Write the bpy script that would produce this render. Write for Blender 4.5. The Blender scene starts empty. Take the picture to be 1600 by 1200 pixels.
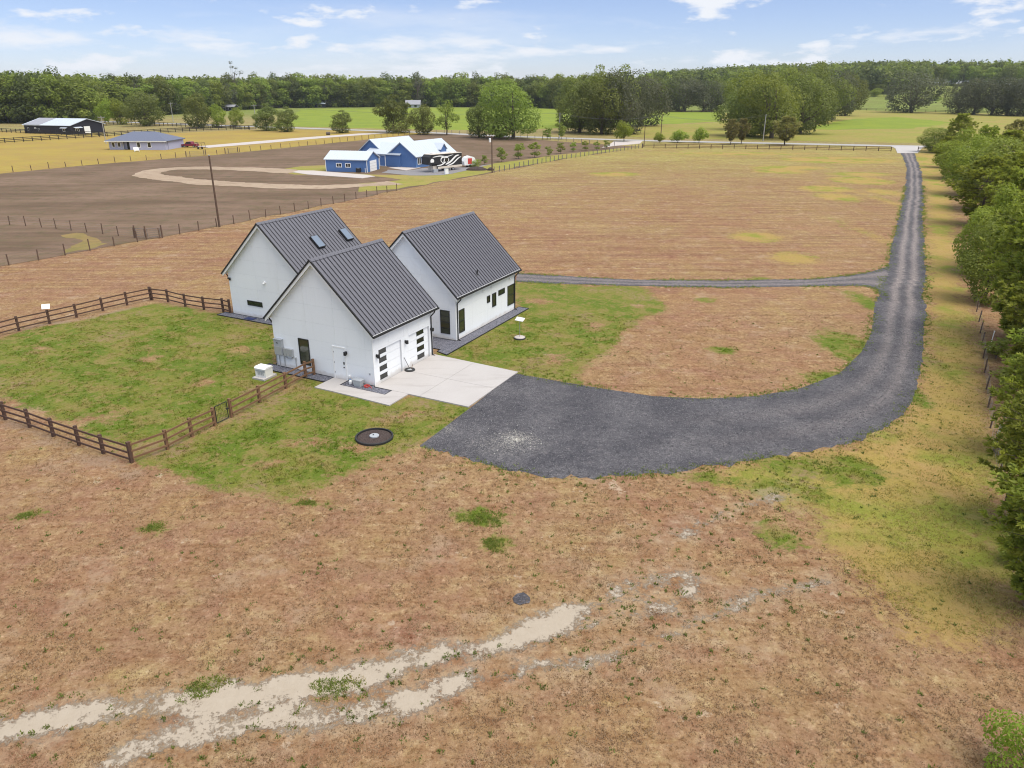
import bpy, math, random
import numpy as np
from mathutils import Vector, Matrix

SC = bpy.context.scene
COL = SC.collection
R = math.radians
random.seed(7)
rng = np.random.default_rng(7)

# ------------------------------------------------------------------ camera, light, exposure
F_PX, PITCH, CAM_H = 1159.1, 0.384053, 18.5
cam_d = bpy.data.cameras.new('camera')
cam = bpy.data.objects.new('camera', cam_d)
COL.objects.link(cam)
cam.location = (0, 0, CAM_H)
cam.rotation_euler = (math.pi / 2 - PITCH, 0, 0)
cam_d.sensor_fit = 'HORIZONTAL'
cam_d.sensor_width = 36
cam_d.lens = F_PX / 1600 * 36
cam_d.clip_end = 8000
SC.camera = cam

SUN_EL, SUN_AZ = R(64), R(122)        # azimuth: clockwise from +Y (camera forward)
world = bpy.data.worlds.new('World')
SC.world = world
world.use_nodes = True
wn, wl = world.node_tree.nodes, world.node_tree.links
wn.clear()
def W(t, **k):
    n = wn.new(t)
    for a, v in k.items(): setattr(n, a, v)
    return n
sky = W('ShaderNodeTexSky', sky_type='NISHITA')
sky.sun_disc = False
sky.sun_elevation, sky.sun_rotation = SUN_EL, SUN_AZ
sky.air_density, sky.dust_density, sky.ozone_density, sky.altitude = 0.7, 0.3, 2.0, 50
tc = W('ShaderNodeTexCoord')
def wmath(op, a, b=None, c=None):
    n = W('ShaderNodeMath', operation=op)
    for i, v in enumerate((a, b, c)):
        if v is None: continue
        if isinstance(v, (int, float)): n.inputs[i].default_value = v
        else: wl.new(v, n.inputs[i])
    return n.outputs[0]
def wnoise(scale3, sc, det, rough, off=(0, 0, 0)):
    m = W('ShaderNodeMapping')
    m.inputs['Scale'].default_value = scale3
    m.inputs['Location'].default_value = off
    wl.new(tc.outputs['Generated'], m.inputs['Vector'])
    n = W('ShaderNodeTexNoise')
    n.inputs['Scale'].default_value = sc
    n.inputs['Detail'].default_value = det
    n.inputs['Roughness'].default_value = rough
    wl.new(m.outputs[0], n.inputs['Vector'])
    return n.outputs[0]
def wramp(v, a, b):
    n = W('ShaderNodeMapRange', interpolation_type='SMOOTHSTEP')
    n.inputs[1].default_value = a; n.inputs[2].default_value = b
    wl.new(v, n.inputs[0])
    return n.outputs[0]
puffs = wramp(wnoise((1, 1, 3.2), 10.0, 8, 0.56, (0.3, 0.4, 0.0)), 0.555, 0.67)
bank = wramp(wnoise((1, 1, 5.0), 6.0, 8, 0.58, (3.3, 6.4, 0.1)), 0.50, 0.66)      # low cloud bank near the horizon
wisps = wramp(wnoise((1, 1, 6.0), 3.2, 6, 0.6, (5.1, 1.7, 0.3)), 0.47, 0.80)
veil = wmath('MULTIPLY_ADD', wisps, 0.42, 0.05)
sepz = W('ShaderNodeSeparateXYZ')
wl.new(tc.outputs['Generated'], sepz.inputs[0])
high = wramp(sepz.outputs[2], 0.13, 0.42)            # thin high overcast above, open sky low down
highn = wramp(wnoise((1, 1, 1.5), 3.0, 5, 0.6, (1.1, 3.2, 0.7)), 0.25, 0.75)
highc = wmath('MULTIPLY', high, wmath('MULTIPLY_ADD', highn, 0.35, 0.62))
cl = wmath('MAXIMUM', wmath('MAXIMUM', puffs, veil), wmath('MULTIPLY', bank, wramp(sepz.outputs[2], 0.085, 0.035)))
mixc = W('ShaderNodeMix', data_type='RGBA')
wl.new(cl, mixc.inputs[0])
tint = W('ShaderNodeMix', data_type='RGBA', blend_type='MULTIPLY')
tint.inputs[0].default_value = 1.0
wl.new(sky.outputs[0], tint.inputs[6])
tint.inputs[7].default_value = (0.80, 0.77, 0.89, 1)
mixh = W('ShaderNodeMix', data_type='RGBA')
wl.new(highc, mixh.inputs[0])
wl.new(tint.outputs[2], mixh.inputs[6])
mixh.inputs[7].default_value = (5.6, 6.3, 7.4, 1)
wl.new(mixh.outputs[2], mixc.inputs[6])
mixc.inputs[7].default_value = (5.6, 5.8, 6.2, 1)
bg = W('ShaderNodeBackground')
bg.inputs['Strength'].default_value = 0.07
wl.new(mixc.outputs[2], bg.inputs['Color'])
wo = W('ShaderNodeOutputWorld')
wl.new(bg.outputs[0], wo.inputs['Surface'])

sun_d = bpy.data.lights.new('sun', 'SUN')
sun_d.energy = 1.9
sun_d.angle = R(50)
sun_d.color = (1.0, 0.93, 0.82)
sun = bpy.data.objects.new('sun', sun_d)
COL.objects.link(sun)
sdir = Vector((math.sin(SUN_AZ) * math.cos(SUN_EL), math.cos(SUN_AZ) * math.cos(SUN_EL), math.sin(SUN_EL)))
sun.rotation_euler = sdir.to_track_quat('Z', 'Y').to_euler()
sun.location = (60, 60, 120)

SC.render.engine = 'CYCLES'
SC.cycles.filter_width = 1.1
SC.view_settings.view_transform = 'Standard'
SC.view_settings.look = 'None'
SC.view_settings.exposure = 1.18
SC.view_settings.gamma = 1.0
SC.view_settings.use_curve_mapping = False

# ------------------------------------------------------------------ terrain and measuring helpers
def sstep(a, b, x):
    t = np.clip((x - a) / (b - a), 0, 1)
    return t * t * (3 - 2 * t)
def terrain(x, y):
    x = np.asarray(x, float); y = np.asarray(y, float)
    h = 12 * sstep(620, 1100, y) * np.exp(-((x - 540) / 300) ** 2)
    h = h + 8 * sstep(600, 1000, y) * sstep(40, 330, x)
    return h
CP, SP = math.cos(PITCH), math.sin(PITCH)
def ray(px, py):
    u = (px - 800) / F_PX; v = -(py - 600) / F_PX
    return Vector((u, CP + v * SP, -SP + v * CP))
def g(px, py, z=0.0):
    """point of the ground (plus z) seen at a measured spot of the photograph"""
    d = ray(px, py)
    t = (z - CAM_H) / d.z if d.z < -1e-4 else 3000
    if z == 0.0 and d.y * t > 600:
        for t2 in np.arange(560, 1600, 4):
            p = Vector((0, 0, CAM_H)) + d * (t2 / d.y)
            if p.z <= float(terrain(p.x, p.y)): return p
    return Vector((0, 0, CAM_H)) + d * t
def height_at(px, pb, pt):
    P = g(px, pb); d = ray(px, pt)
    return CAM_H + d.z * P.y / d.y - P.z

# ------------------------------------------------------------------ object helpers
def tag(o, label=None, cat=None, group=None, kind=None):
    if label: o['label'] = label
    if cat: o['category'] = cat
    if group: o['group'] = group
    if kind: o['kind'] = kind
    return o
def empty(name, loc=(0, 0, 0), rz=0.0, **k):
    o = bpy.data.objects.new(name, None)
    COL.objects.link(o)
    o.location = loc
    o.rotation_euler = (0, 0, rz)
    o.empty_display_size = 0.3
    return tag(o, **k)
def link_mesh(name, me, parent=None, loc=None):
    o = bpy.data.objects.new(name, me)
    COL.objects.link(o)
    if parent: o.parent = parent
    if loc is not None: o.location = loc
    return o
def copy_tree(o, parent=None):
    c = o.copy()
    COL.objects.link(c)
    c.parent = parent
    for ch in list(o.children): copy_tree(ch, c)
    return c

class MB:
    def __init__(s): s.v, s.f, s.m = [], [], []
    def add(s, vs, fs, m=0):
        n = len(s.v)
        s.v += [tuple(p) for p in vs]
        s.f += [tuple(n + i for i in q) for q in fs]
        s.m += [m] * len(fs)
        return s
    def box(s, a, b, m=0, M=None):
        (x0, y0, z0), (x1, y1, z1) = a, b
        vs = [(x0,y0,z0),(x1,y0,z0),(x1,y1,z0),(x0,y1,z0),(x0,y0,z1),(x1,y0,z1),(x1,y1,z1),(x0,y1,z1)]
        if M is not None: vs = [M @ Vector(p) for p in vs]
        return s.add(vs, [(3,2,1,0),(4,5,6,7),(0,1,5,4),(1,2,6,5),(2,3,7,6),(3,0,4,7)], m)
    def prism(s, poly, axis, a, b, m=0):
        """poly in the plane across axis ('x': (y,z), 'y': (x,z), 'z': (x,y)), extruded from a to b"""
        def P(p, t):
            return {'x': (t, p[0], p[1]), 'y': (p[0], t, p[1]), 'z': (p[0], p[1], t)}[axis]
        n = len(poly)
        area = sum(poly[i][0]*poly[(i+1)%n][1]-poly[(i+1)%n][0]*poly[i][1] for i in range(n))
        poly = list(poly) if (area > 0) != (axis == 'y') else list(poly)[::-1]
        vs = [P(p, a) for p in poly] + [P(p, b) for p in poly]
        fs = [tuple(range(n))[::-1], tuple(range(n, 2*n))]
        fs += [(i, (i+1) % n, n + (i+1) % n, n + i) for i in range(n)]
        return s.add(vs, fs, m)
    def tube(s, p, q, r0, r1=None, n=8, m=0, cap=True):
        p, q = Vector(p), Vector(q)
        r1 = r0 if r1 is None else r1
        d = (q - p).normalized()
        a = d.orthogonal().normalized(); b = d.cross(a)
        vs = []
        for c, r in ((p, r0), (q, r1)):
            for i in range(n):
                t = 2*math.pi*i/n
                vs.append(c + a*math.cos(t)*r + b*math.sin(t)*r)
        fs = [(i, (i+1) % n, n+(i+1) % n, n+i) for i in range(n)]
        if cap: fs += [tuple(range(n))[::-1], tuple(range(n, 2*n))]
        return s.add(vs, fs, m)
    def path(s, pts, r, n=6, m=0):
        for a, b in zip(pts[:-1], pts[1:]): s.tube(a, b, r, n=n, m=m)
        return s
    def lathe(s, prof, c=(0, 0, 0), n=24, m=0):
        vs = []
        for r, z in prof:
            for i in range(n):
                t = 2*math.pi*i/n
                vs.append((c[0]+r*math.cos(t), c[1]+r*math.sin(t), c[2]+z))
        fs = []
        for k in range(len(prof)-1):
            for i in range(n):
                fs.append((k*n+i, k*n+(i+1) % n, (k+1)*n+(i+1) % n, (k+1)*n+i))
        fs.append(tuple(range(n))[::-1]); fs.append(tuple(range((len(prof)-1)*n, len(prof)*n)))
        return s.add(vs, fs, m)
    def mesh(s, name, mats):
        me = bpy.data.meshes.new(name)
        me.from_pydata(s.v, [], s.f)
        if not isinstance(mats, (list, tuple)): mats = [mats]
        for x in mats: me.materials.append(x)
        if any(s.m): me.polygons.foreach_set('material_index', s.m)
        me.update()
        return me
    def build(s, name, mats, parent=None, loc=None):
        return link_mesh(name, s.mesh(name, mats), parent, loc)

def np_mesh(name, verts, faces, mat, attrs=None, smooth=False):
    """fast mesh from numpy arrays; faces (n,k)"""
    verts = np.asarray(verts, np.float32); faces = np.asarray(faces, np.int32)
    me = bpy.data.meshes.new(name)
    k = faces.shape[1]
    me.vertices.add(len(verts)); me.vertices.foreach_set('co', verts.ravel())
    me.loops.add(faces.size); me.loops.foreach_set('vertex_index', faces.ravel())
    me.polygons.add(len(faces))
    me.polygons.foreach_set('loop_start', np.arange(0, faces.size, k, dtype=np.int32))
    if smooth: me.polygons.foreach_set('use_smooth', np.ones(len(faces), bool))
    for nm, (dom, arr) in (attrs or {}).items():
        arr = np.asarray(arr, np.float32)
        if arr.ndim == 1:
            a = me.attributes.new(nm, 'FLOAT', dom); a.data.foreach_set('value', arr)
        else:
            a = me.attributes.new(nm, 'FLOAT_COLOR', dom)
            c = np.ones((len(arr), 4), np.float32); c[:, :3] = arr
            a.data.foreach_set('color', c.ravel())
    me.update(calc_edges=True)
    me.validate()
    if mat: me.materials.append(mat)
    return me

# ------------------------------------------------------------------ materials
class NT:
    def __init__(s, name):
        s.mat = bpy.data.materials.new(name)
        s.mat.use_nodes = True
        s.n, s.l = s.mat.node_tree.nodes, s.mat.node_tree.links
        s.n.clear()
        s.out = s.n.new('ShaderNodeOutputMaterial')
        s.geo = None
    def put(s, sock, v):
        if v is None: return
        if isinstance(v, (int, float)): sock.default_value = v
        elif isinstance(v, tuple): sock.default_value = v if len(v) == len(sock.default_value) else (*v, 1)
        else: s.l.new(v, sock)
    def node(s, t, ins=None, **k):
        n = s.n.new(t)
        for a, v in k.items(): setattr(n, a, v)
        for a, v in (ins or {}).items(): s.put(n.inputs[a], v)
        return n
    def pos(s):
        if not s.geo: s.geo = s.n.new('ShaderNodeNewGeometry')
        return s.geo.outputs['Position']
    def obj(s): return s.node('ShaderNodeTexCoord').outputs['Object']
    def mapped(s, vec, scale, rot=(0, 0, 0)):
        return s.node('ShaderNodeMapping', {'Vector': vec, 'Scale': scale, 'Rotation': rot}).outputs[0]
    def noise(s, vec, scale, det=4, rough=0.55, dist=0.0):
        return s.node('ShaderNodeTexNoise', {'Vector': vec, 'Scale': scale, 'Detail': det, 'Roughness': rough, 'Distortion': dist}).outputs[0]
    def voro(s, vec, scale, out='Color'):
        return s.node('ShaderNodeTexVoronoi', {'Vector': vec, 'Scale': scale}).outputs[out]
    def math(s, op, a, b=None, c=None, clamp=False):
        n = s.node('ShaderNodeMath', operation=op, use_clamp=clamp)
        for i, v in enumerate((a, b, c)): s.put(n.inputs[i], v)
        return n.outputs[0]
    def step(s, v, a, b, lo=0.0, hi=1.0):
        return s.node('ShaderNodeMapRange', {0: v, 1: a, 2: b, 3: lo, 4: hi}, interpolation_type='SMOOTHSTEP').outputs[0]
    def mix(s, f, a, b, blend='MIX'):
        n = s.node('ShaderNodeMix', data_type='RGBA', blend_type=blend)
        s.put(n.inputs[0], f); s.put(n.inputs[6], a); s.put(n.inputs[7], b)
        return n.outputs[2]
    def attr(s, name, out='Fac'):
        return s.node('ShaderNodeAttribute', attribute_name=name).outputs[out]
    def bump(s, h, strength, dist):
        return s.node('ShaderNodeBump', {'Height': h, 'Strength': strength, 'Distance': dist}).outputs[0]
    def principled(s, col, rough=0.6, metal=0.0, nrm=None, spec=None):
        n = s.node('ShaderNodeBsdfPrincipled', {'Base Color': col, 'Roughness': rough, 'Metallic': metal})
        if spec is not None: s.put(n.inputs['Specular IOR Level'], spec)
        if nrm is not None: s.l.new(nrm, n.inputs['Normal'])
        s.l.new(n.outputs[0], s.out.inputs['Surface'])
        return s.mat

def simple(name, col, rough=0.6, metal=0.0, var=0.12, scale=3.0, bump=0.0, bscale=20.0, spec=None, world=True):
    t = NT(name)
    v = t.pos() if world else t.obj()
    n = t.noise(v, scale, 5, 0.6)
    lo = tuple(c * (1 - var) for c in col); hi = tuple(min(1, c * (1 + var)) for c in col)
    c = t.mix(n, lo, hi)
    nr = t.bump(t.noise(v, bscale, 3), bump, 0.02) if bump else None
    return t.principled(c, rough, metal, nr, spec)

def leaf_mat(name, c0, c1, trans=0.35, rough=0.6):
    t = NT(name)
    tn = t.attr('tint')
    rnd = t.node('ShaderNodeObjectInfo').outputs['Random']
    c = t.mix(tn, c0, c1)
    val = t.math('MULTIPLY_ADD', rnd, 0.35, 0.82)
    hs = t.node('ShaderNodeHueSaturation', {'Hue': t.math('MULTIPLY_ADD', rnd, 0.03, 0.485), 'Saturation': 1.0, 'Value': val, 'Color': c}).outputs[0]
    d = t.node('ShaderNodeBsdfPrincipled', {'Base Color': hs, 'Roughness': rough})
    t.put(d.inputs['Specular IOR Level'], 0.25)
    tr = t.node('ShaderNodeBsdfTranslucent', {'Color': t.mix(0.5, hs, t.mix(1.0, hs, (1.15, 1.25, 0.5), 'MULTIPLY'))})
    m = t.node('ShaderNodeMixShader', {0: trans})
    t.l.new(d.outputs[0], m.inputs[1]); t.l.new(tr.outputs[0], m.inputs[2])
    t.l.new(m.outputs[0], t.out.inputs['Surface'])
    return t.mat

M = {}
M['panel'] = simple('white_panel', (0.83, 0.85, 0.87), 0.55, var=0.03, scale=0.8, spec=0.3)
def panel_mat():
    t = NT('white_panel'); p = t.pos()
    rnd = t.node('ShaderNodeObjectInfo').outputs['Random']
    n = t.noise(p, 0.9, 4); st = t.noise(t.mapped(p, (3.0, 3.0, 0.25)), 1.0, 4, 0.6)
    c = t.mix(n, (0.80, 0.82, 0.84), (0.85, 0.87, 0.89))
    c = t.mix(t.math('MULTIPLY', rnd, 0.5), c, (0.79, 0.81, 0.835))
    c = t.mix(t.math('MULTIPLY', t.step(st, 0.5, 0.75), 0.18), c, (0.66, 0.67, 0.66))
    z = t.node('ShaderNodeSeparateXYZ', {0: p}).outputs[2]
    sp = t.math('MULTIPLY', t.step(t.math('MULTIPLY_ADD', t.noise(p, 2.2, 4), -0.5, z), 0.18, -0.14), 0.5)
    c = t.mix(sp, c, (0.50, 0.43, 0.36))
    return t.principled(c, 0.55, 0, None, 0.3)
M['panel'] = panel_mat()
M['white_core'] = simple('white_wall_core', (0.62, 0.63, 0.64), 0.7, var=0.03)
M['white_trim'] = simple('white_trim', (0.82, 0.82, 0.81), 0.45, var=0.02)
M['roof'] = simple('charcoal_metal', (0.118, 0.117, 0.135), 0.48, 0.0, var=0.14, scale=1.6, spec=0.5)
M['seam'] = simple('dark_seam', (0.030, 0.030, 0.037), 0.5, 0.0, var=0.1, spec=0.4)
M['black'] = simple('black_metal', (0.014, 0.014, 0.015), 0.65, 0.0, var=0.1)
M['glass'] = simple('dark_glass', (0.012, 0.016, 0.016), 0.06, 0.0, var=0.2, scale=0.7, spec=0.8)
M['glass_green'] = simple('greenish_glass', (0.035, 0.04, 0.02), 0.08, 0.0, var=0.4, scale=0.9, spec=0.7)
M['skyglass'] = simple('skylight_glass', (0.15, 0.19, 0.245), 0.1, 0.0, var=0.1, spec=1.0)
M['grey_box'] = simple('grey_painted_steel', (0.34, 0.36, 0.38), 0.45, 0.0, var=0.06)
M['conduit'] = simple('grey_conduit', (0.42, 0.43, 0.44), 0.4, 0.3, var=0.05)
M['cream'] = simple('cream_plastic', (0.74, 0.74, 0.71), 0.5, var=0.04)
M['blue_plastic'] = simple('blue_plastic', (0.05, 0.2, 0.5), 0.5)
M['tub'] = simple('grey_plastic_tub', (0.42, 0.45, 0.45), 0.5, var=0.06)
M['red'] = simple('red_plastic', (0.55, 0.06, 0.05), 0.5)
M['wood'] = simple('brown_fence_wood', (0.175, 0.092, 0.046), 0.8, var=0.35, scale=1.7, bump=0.3, bscale=30)
M['wood_dark'] = simple('dark_brown_fence_wood', (0.085, 0.045, 0.03), 0.8, var=0.35, scale=1.7)
M['post'] = simple('weathered_post_wood', (0.12, 0.075, 0.05), 0.85, var=0.35, scale=2.0)
M['grey_wood'] = simple('grey_weathered_wood', (0.16, 0.145, 0.135), 0.85, var=0.3, scale=2.0)
M['black_wood'] = simple('black_fence_boards', (0.016, 0.013, 0.012), 0.7, var=0.3)
M['wire'] = simple('galvanised_wire', (0.22, 0.22, 0.22), 0.5, 0.5)
M['concrete'] = None
M['rubber'] = simple('black_rubber', (0.02, 0.02, 0.02), 0.7)
M['bark'] = simple('bark', (0.11, 0.085, 0.065), 0.9, var=0.4, scale=4, bump=0.5, bscale=12)
M['bark_pale'] = simple('pale_bark', (0.30, 0.29, 0.27), 0.9, var=0.3, scale=4)
M['blue'] = simple('blue_siding', (0.075, 0.16, 0.36), 0.6, var=0.06)
M['white_roof'] = simple('white_metal_roof', (0.50, 0.545, 0.60), 0.45, var=0.05, scale=0.4, spec=0.4)
M['lilac'] = simple('lilac_siding', (0.42, 0.43, 0.57), 0.6, var=0.05)
M['shingle'] = simple('slate_blue_shingles', (0.115, 0.13, 0.185), 0.8, var=0.2, scale=3)
M['barn_black'] = simple('black_barn_siding', (0.012, 0.012, 0.022), 0.6, var=0.2)
M['barn_roof_rust'] = simple('grey_patched_roof', (0.27, 0.27, 0.30), 0.5, var=0.15)
M['car_red'] = simple('dark_red_paint', (0.20, 0.015, 0.03), 0.25, var=0.05, spec=0.7)
M['tan'] = simple('tan_gelcoat', (0.62, 0.55, 0.46), 0.4)
M['pole'] = simple('utility_pole_wood', (0.10, 0.062, 0.04), 0.9, var=0.3)
M['pole_grey'] = simple('grey_utility_pole', (0.33, 0.32, 0.30), 0.9, var=0.2)
M['grey_metal'] = simple('grey_metal', (0.4, 0.4, 0.41), 0.4, 0.6)
M['leaf_oak'] = leaf_mat('oak_leaves', (0.098, 0.120, 0.034), (0.215, 0.240, 0.062), 0.48)
M['leaf_mid'] = leaf_mat('broad_leaves', (0.135, 0.174, 0.035), (0.293, 0.342, 0.067), 0.48)
M['leaf_lime'] = leaf_mat('lime_leaves', (0.17, 0.23, 0.026), (0.31, 0.37, 0.05), 0.5)
M['leaf_fresh'] = leaf_mat('fresh_leaves', (0.174, 0.231, 0.035), (0.342, 0.405, 0.063), 0.48)
M['leaf_dark'] = leaf_mat('dark_leaves', (0.068, 0.088, 0.031), (0.150, 0.176, 0.052), 0.45)
M['needles'] = leaf_mat('pine_needles', (0.165, 0.205, 0.034), (0.420, 0.455, 0.085), 0.5)
M['needles_olive'] = leaf_mat('olive_pine_needles', (0.169, 0.156, 0.052), (0.312, 0.273, 0.104), 0.4)
M['moss'] = leaf_mat('grey_moss_leaves', (0.070, 0.078, 0.046), (0.150, 0.152, 0.095), 0.45)

# ------------------------------------------------------------------ ground
def sdf(P, poly):
    """signed distance, positive inside"""
    d = np.full(len(P), 1e9); inside = np.zeros(len(P), bool)
    n = len(poly)
    for i in range(n):
        a = np.array(poly[i], float); b = np.array(poly[(i+1) % n], float)
        e = b - a; w = P - a
        t = np.clip((w @ e) / max(e @ e, 1e-9), 0, 1)
        d = np.minimum(d, np.hypot(*(w - t[:, None]*e).T))
        c = ((a[1] <= P[:, 1]) != (b[1] <= P[:, 1]))
        den = e[1] if abs(e[1]) > 1e-9 else 1e-9
        inside ^= c & (P[:, 0] < a[0] + (P[:, 1]-a[1]) / den * e[0])
    return np.where(inside, d, -d)
def line_d(P, pts):
    d = np.full(len(P), 1e9)
    for a, b in zip(pts[:-1], pts[1:]):
        a = np.array(a, float); b = np.array(b, float); e = b - a; w = P - a
        t = np.clip((w @ e) / max(e @ e, 1e-9), 0, 1)
        d = np.minimum(d, np.hypot(*(w - t[:, None]*e).T))
    return d
def gp(pts): return [tuple(g(*p)[:2]) for p in pts]

LAWN = [gp(p) for p in (
    [(-60,560),(0,528),(60,512),(130,500),(190,485),(240,474),(300,482),(362,493),(425,506),(432,580),(470,594),(440,610),(404,630),(362,652),(336,665),(300,682),(262,702),(214,719),(150,690),(90,655),(0,620),(-60,610)],
    [(206,724),(262,701),(300,681),(362,651),(420,620),(487,586),(540,612),(618,632),(645,610),(738,640),(705,664),(660,690),(640,702),(600,715),(560,735),(525,745),(500,765),(470,780),(430,780),(380,770),(300,748),(240,730)],
    [(680,556),(716,534),(808,484),(800,442),(860,441),(930,447),(1000,446),(1035,470),(1046,484),(1000,500),(975,520),(955,545),(935,560),(905,582),(905,600),(870,596),(805,584)],
)]
OLIVE = [gp(p) for p in (
    [(1424,238),(1448,300),(1449,400),(1452,500),(1446,590),(1430,632),(1394,666),(1330,696),(1240,712),(1160,724),(1115,738),(1130,760),(1200,775),(1280,800),(1300,860),(1340,905),(1400,960),(1440,990),(1500,1000),(1570,985),(1600,970),(1570,800),(1545,650),(1525,520),(1500,430),(1490,330),(1462,240)],
)]
def blob(px, py, rx, ry):
    c = g(px, py); a = g(px+rx, py); b = g(px, py-ry)
    return (c.x, c.y, abs(a.x-c.x), abs(b.y-c.y))
GREEN_BLOBS = [blob(*b) for b in (
    (1330,545,42,28),(1240,403,34,8),(1182,370,36,7),(1310,308,30,6),(1128,547,22,6),(1105,468,16,4),(1222,840,30,16),(1200,815,18,8),
    (755,810,34,11),(775,852,18,10),(764,846,10,5),(312,1078,24,16),(517,1076,30,17),(240,824,16,8),(40,806,14,6),(478,786,18,5),
    (1250,730,60,16),(1330,740,60,22),(1200,760,40,14),(1100,745,30,8),(1265,770,34,16),(1440,400,8,26),(1448,560,12,30),(1432,620,16,16),(1436,330,7,24),
    (1310,250,90,5),(1230,262,60,3),(1380,300,22,5),(1345,272,50,3),(1150,240,120,2),(1290,590,40,10),(1350,470,18,16),(1290,295,40,5),(1220,268,44,3),(1345,282,46,6),(960,272,40,3),(1330,730,40,20),
    (700,668,40,12),(640,690,40,10),(1190,436,20,3),(890,745,20,5),(1040,742,20,6))]
BARE_BLOBS = [blob(*b) for b in (       # worn patches in the lawns
    (140,690,60,12),(90,665,40,10),(130,655,34,12),(170,650,28,10),(60,545,20,6),(230,560,22,6),(320,600,26,7),(225,545,26,5),(380,545,20,6),(480,690,34,8),(600,660,14,6),
    (560,700,36,8),(640,650,22,6),(870,560,26,10),(840,470,26,6),(930,510,22,8),(1000,478,20,5),(290,690,40,8),(420,725,36,9))]
SAND_POLY = [gp(p) for p in (
    [(735,1010),(790,985),(840,960),(878,944),(925,944),(915,962),(895,985),(860,1000),(815,1008),(770,1020),(738,1022)],
    [(948,914),(975,912),(982,935),(962,942),(948,930)],[(1010,905),(1040,890),(1062,902),(1040,915),(1015,918)],[(1060,915),(1090,905),(1088,930),(1070,936)],
    [(985,940),(1030,938),(1056,950),(1045,962),(1020,952)])]
SAND_LINE = [(gp(l), w) for l, w in (
    ([(-40,1150),(60,1128),(160,1112),(240,1100),(330,1095),(400,1082),(460,1066),(540,1060),(600,1045),(650,1030),(692,1022)], 0.42),
    ([(330,1096),(420,1082),(480,1075),(560,1068)], 0.50),
    ([(185,1185),(230,1165),(290,1152),(350,1142),(410,1128),(455,1118),(500,1122),(560,1108),(620,1100),(670,1085),(700,1072),(735,1062)], 0.38),
    ([(430,1078),(450,1095),(440,1110),(400,1128)], 0.25),([(480,1128),(560,1105)], 0.3),
    ([(735,1062),(800,1052),(850,1040),(920,1035)], 0.08),([(920,1035),(1000,1010),(1080,980),(1180,930),(1290,905)], 0.02),
    ([(1060,840),(1130,800),(1170,790),(1230,770)], 0.0),([(925,945),(985,925),(1040,905),(1085,895)], -0.02),([(900,985),(960,965),(1040,945),(1090,918)], -0.04))]
BARE_LINE = [(gp(l), w) for l, w in (
    ([(0,655),(60,680),(110,705),(160,725),(207,742)], 0.6),([(210,724),(260,700),(330,668),(400,634),(470,598)], -0.25),([(0,520),(60,508),(120,500),(200,482)], 0.5))]

def spaced(lo, hi, d0, fine_lo, fine_hi, grow):
    xs = list(np.arange(fine_lo, fine_hi + 1e-6, d0))
    x, d = fine_hi, d0
    while x < hi: d *= grow; x += d; xs.append(x)
    x, d = fine_lo, d0
    while x > lo: d *= grow; x -= d; xs.insert(0, x)
    return np.array(xs)
gx = spaced(-2600, 2600, 0.5, -48, 62, 1.045)
gy = spaced(-60, 4200, 0.5, 12, 92, 1.035)
GX, GY = np.meshgrid(gx, gy)
P2 = np.stack([GX.ravel(), GY.ravel()], 1)
PZ = terrain(P2[:, 0], P2[:, 1])
near = (P2[:, 0] > -70) & (P2[:, 0] < 140) & (P2[:, 1] < 260)
Pn = P2[near]
def field(fn, far=-6.0):
    out = np.full(len(P2), far, np.float32)
    out[near] = np.clip(fn(Pn), -6, 6)
    return out
def ell(P, b):
    r = np.hypot((P[:, 0]-b[0])/b[2], (P[:, 1]-b[1])/b[3])
    return (1 - r) * min(b[2], b[3])
def f_lawn(P):
    d = np.max([sdf(P, q) for q in LAWN], 0)
    for b in BARE_BLOBS: d = np.minimum(d, -ell(P, b)*0.7 + 0.35)
    for b in GREEN_BLOBS:
        if b[1] < 75: d = np.maximum(d, ell(P, b))
    return d
def f_sand(P):
    d = np.max([sdf(P, q) for q in SAND_POLY], 0)
    for l, w in SAND_LINE: d = np.maximum(d, w + 0.08 - line_d(P, l))
    return d
def f_bare(P): return np.max([w - line_d(P, l) for l, w in BARE_LINE], 0)
def f_olive(P):
    d = np.max([sdf(P, q) for q in OLIVE], 0)
    for b in GREEN_BLOBS:
        if b[1] >= 75: d = np.maximum(d, ell(P, b) + 0.2)
    return d
A_lawn, A_sand, A_olive, A_bare = field(f_lawn), field(f_sand), field(f_olive), field(f_bare)

def lerp3(a, b, t): return np.asarray(a)[None, :]*(1-t)[:, None] + np.asarray(b)[None, :]*t[:, None]
C_NEAR, C_FARF = (0.280, 0.165, 0.087), (0.276, 0.184, 0.084)
C_PAST = (0.19, 0.20, 0.045)
base = lerp3(C_NEAR, C_FARF, sstep(70, 190, P2[:, 1]))
t = sstep(150, 225, P2[:, 1])*0.7
base = base*(1-t)[:, None] + np.array((0.30, 0.25, 0.075))*t[:, None]
t = sstep(250, 262, P2[:, 1] + 0.25*(P2[:, 0]-90))
base = base*(1-t)[:, None] + np.array((0.26, 0.21, 0.085))*t[:, None]
t = sstep(420, 560, P2[:, 1])
base = base*(1-t)[:, None] + np.array((0.17, 0.20, 0.045))*t[:, None]

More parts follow.
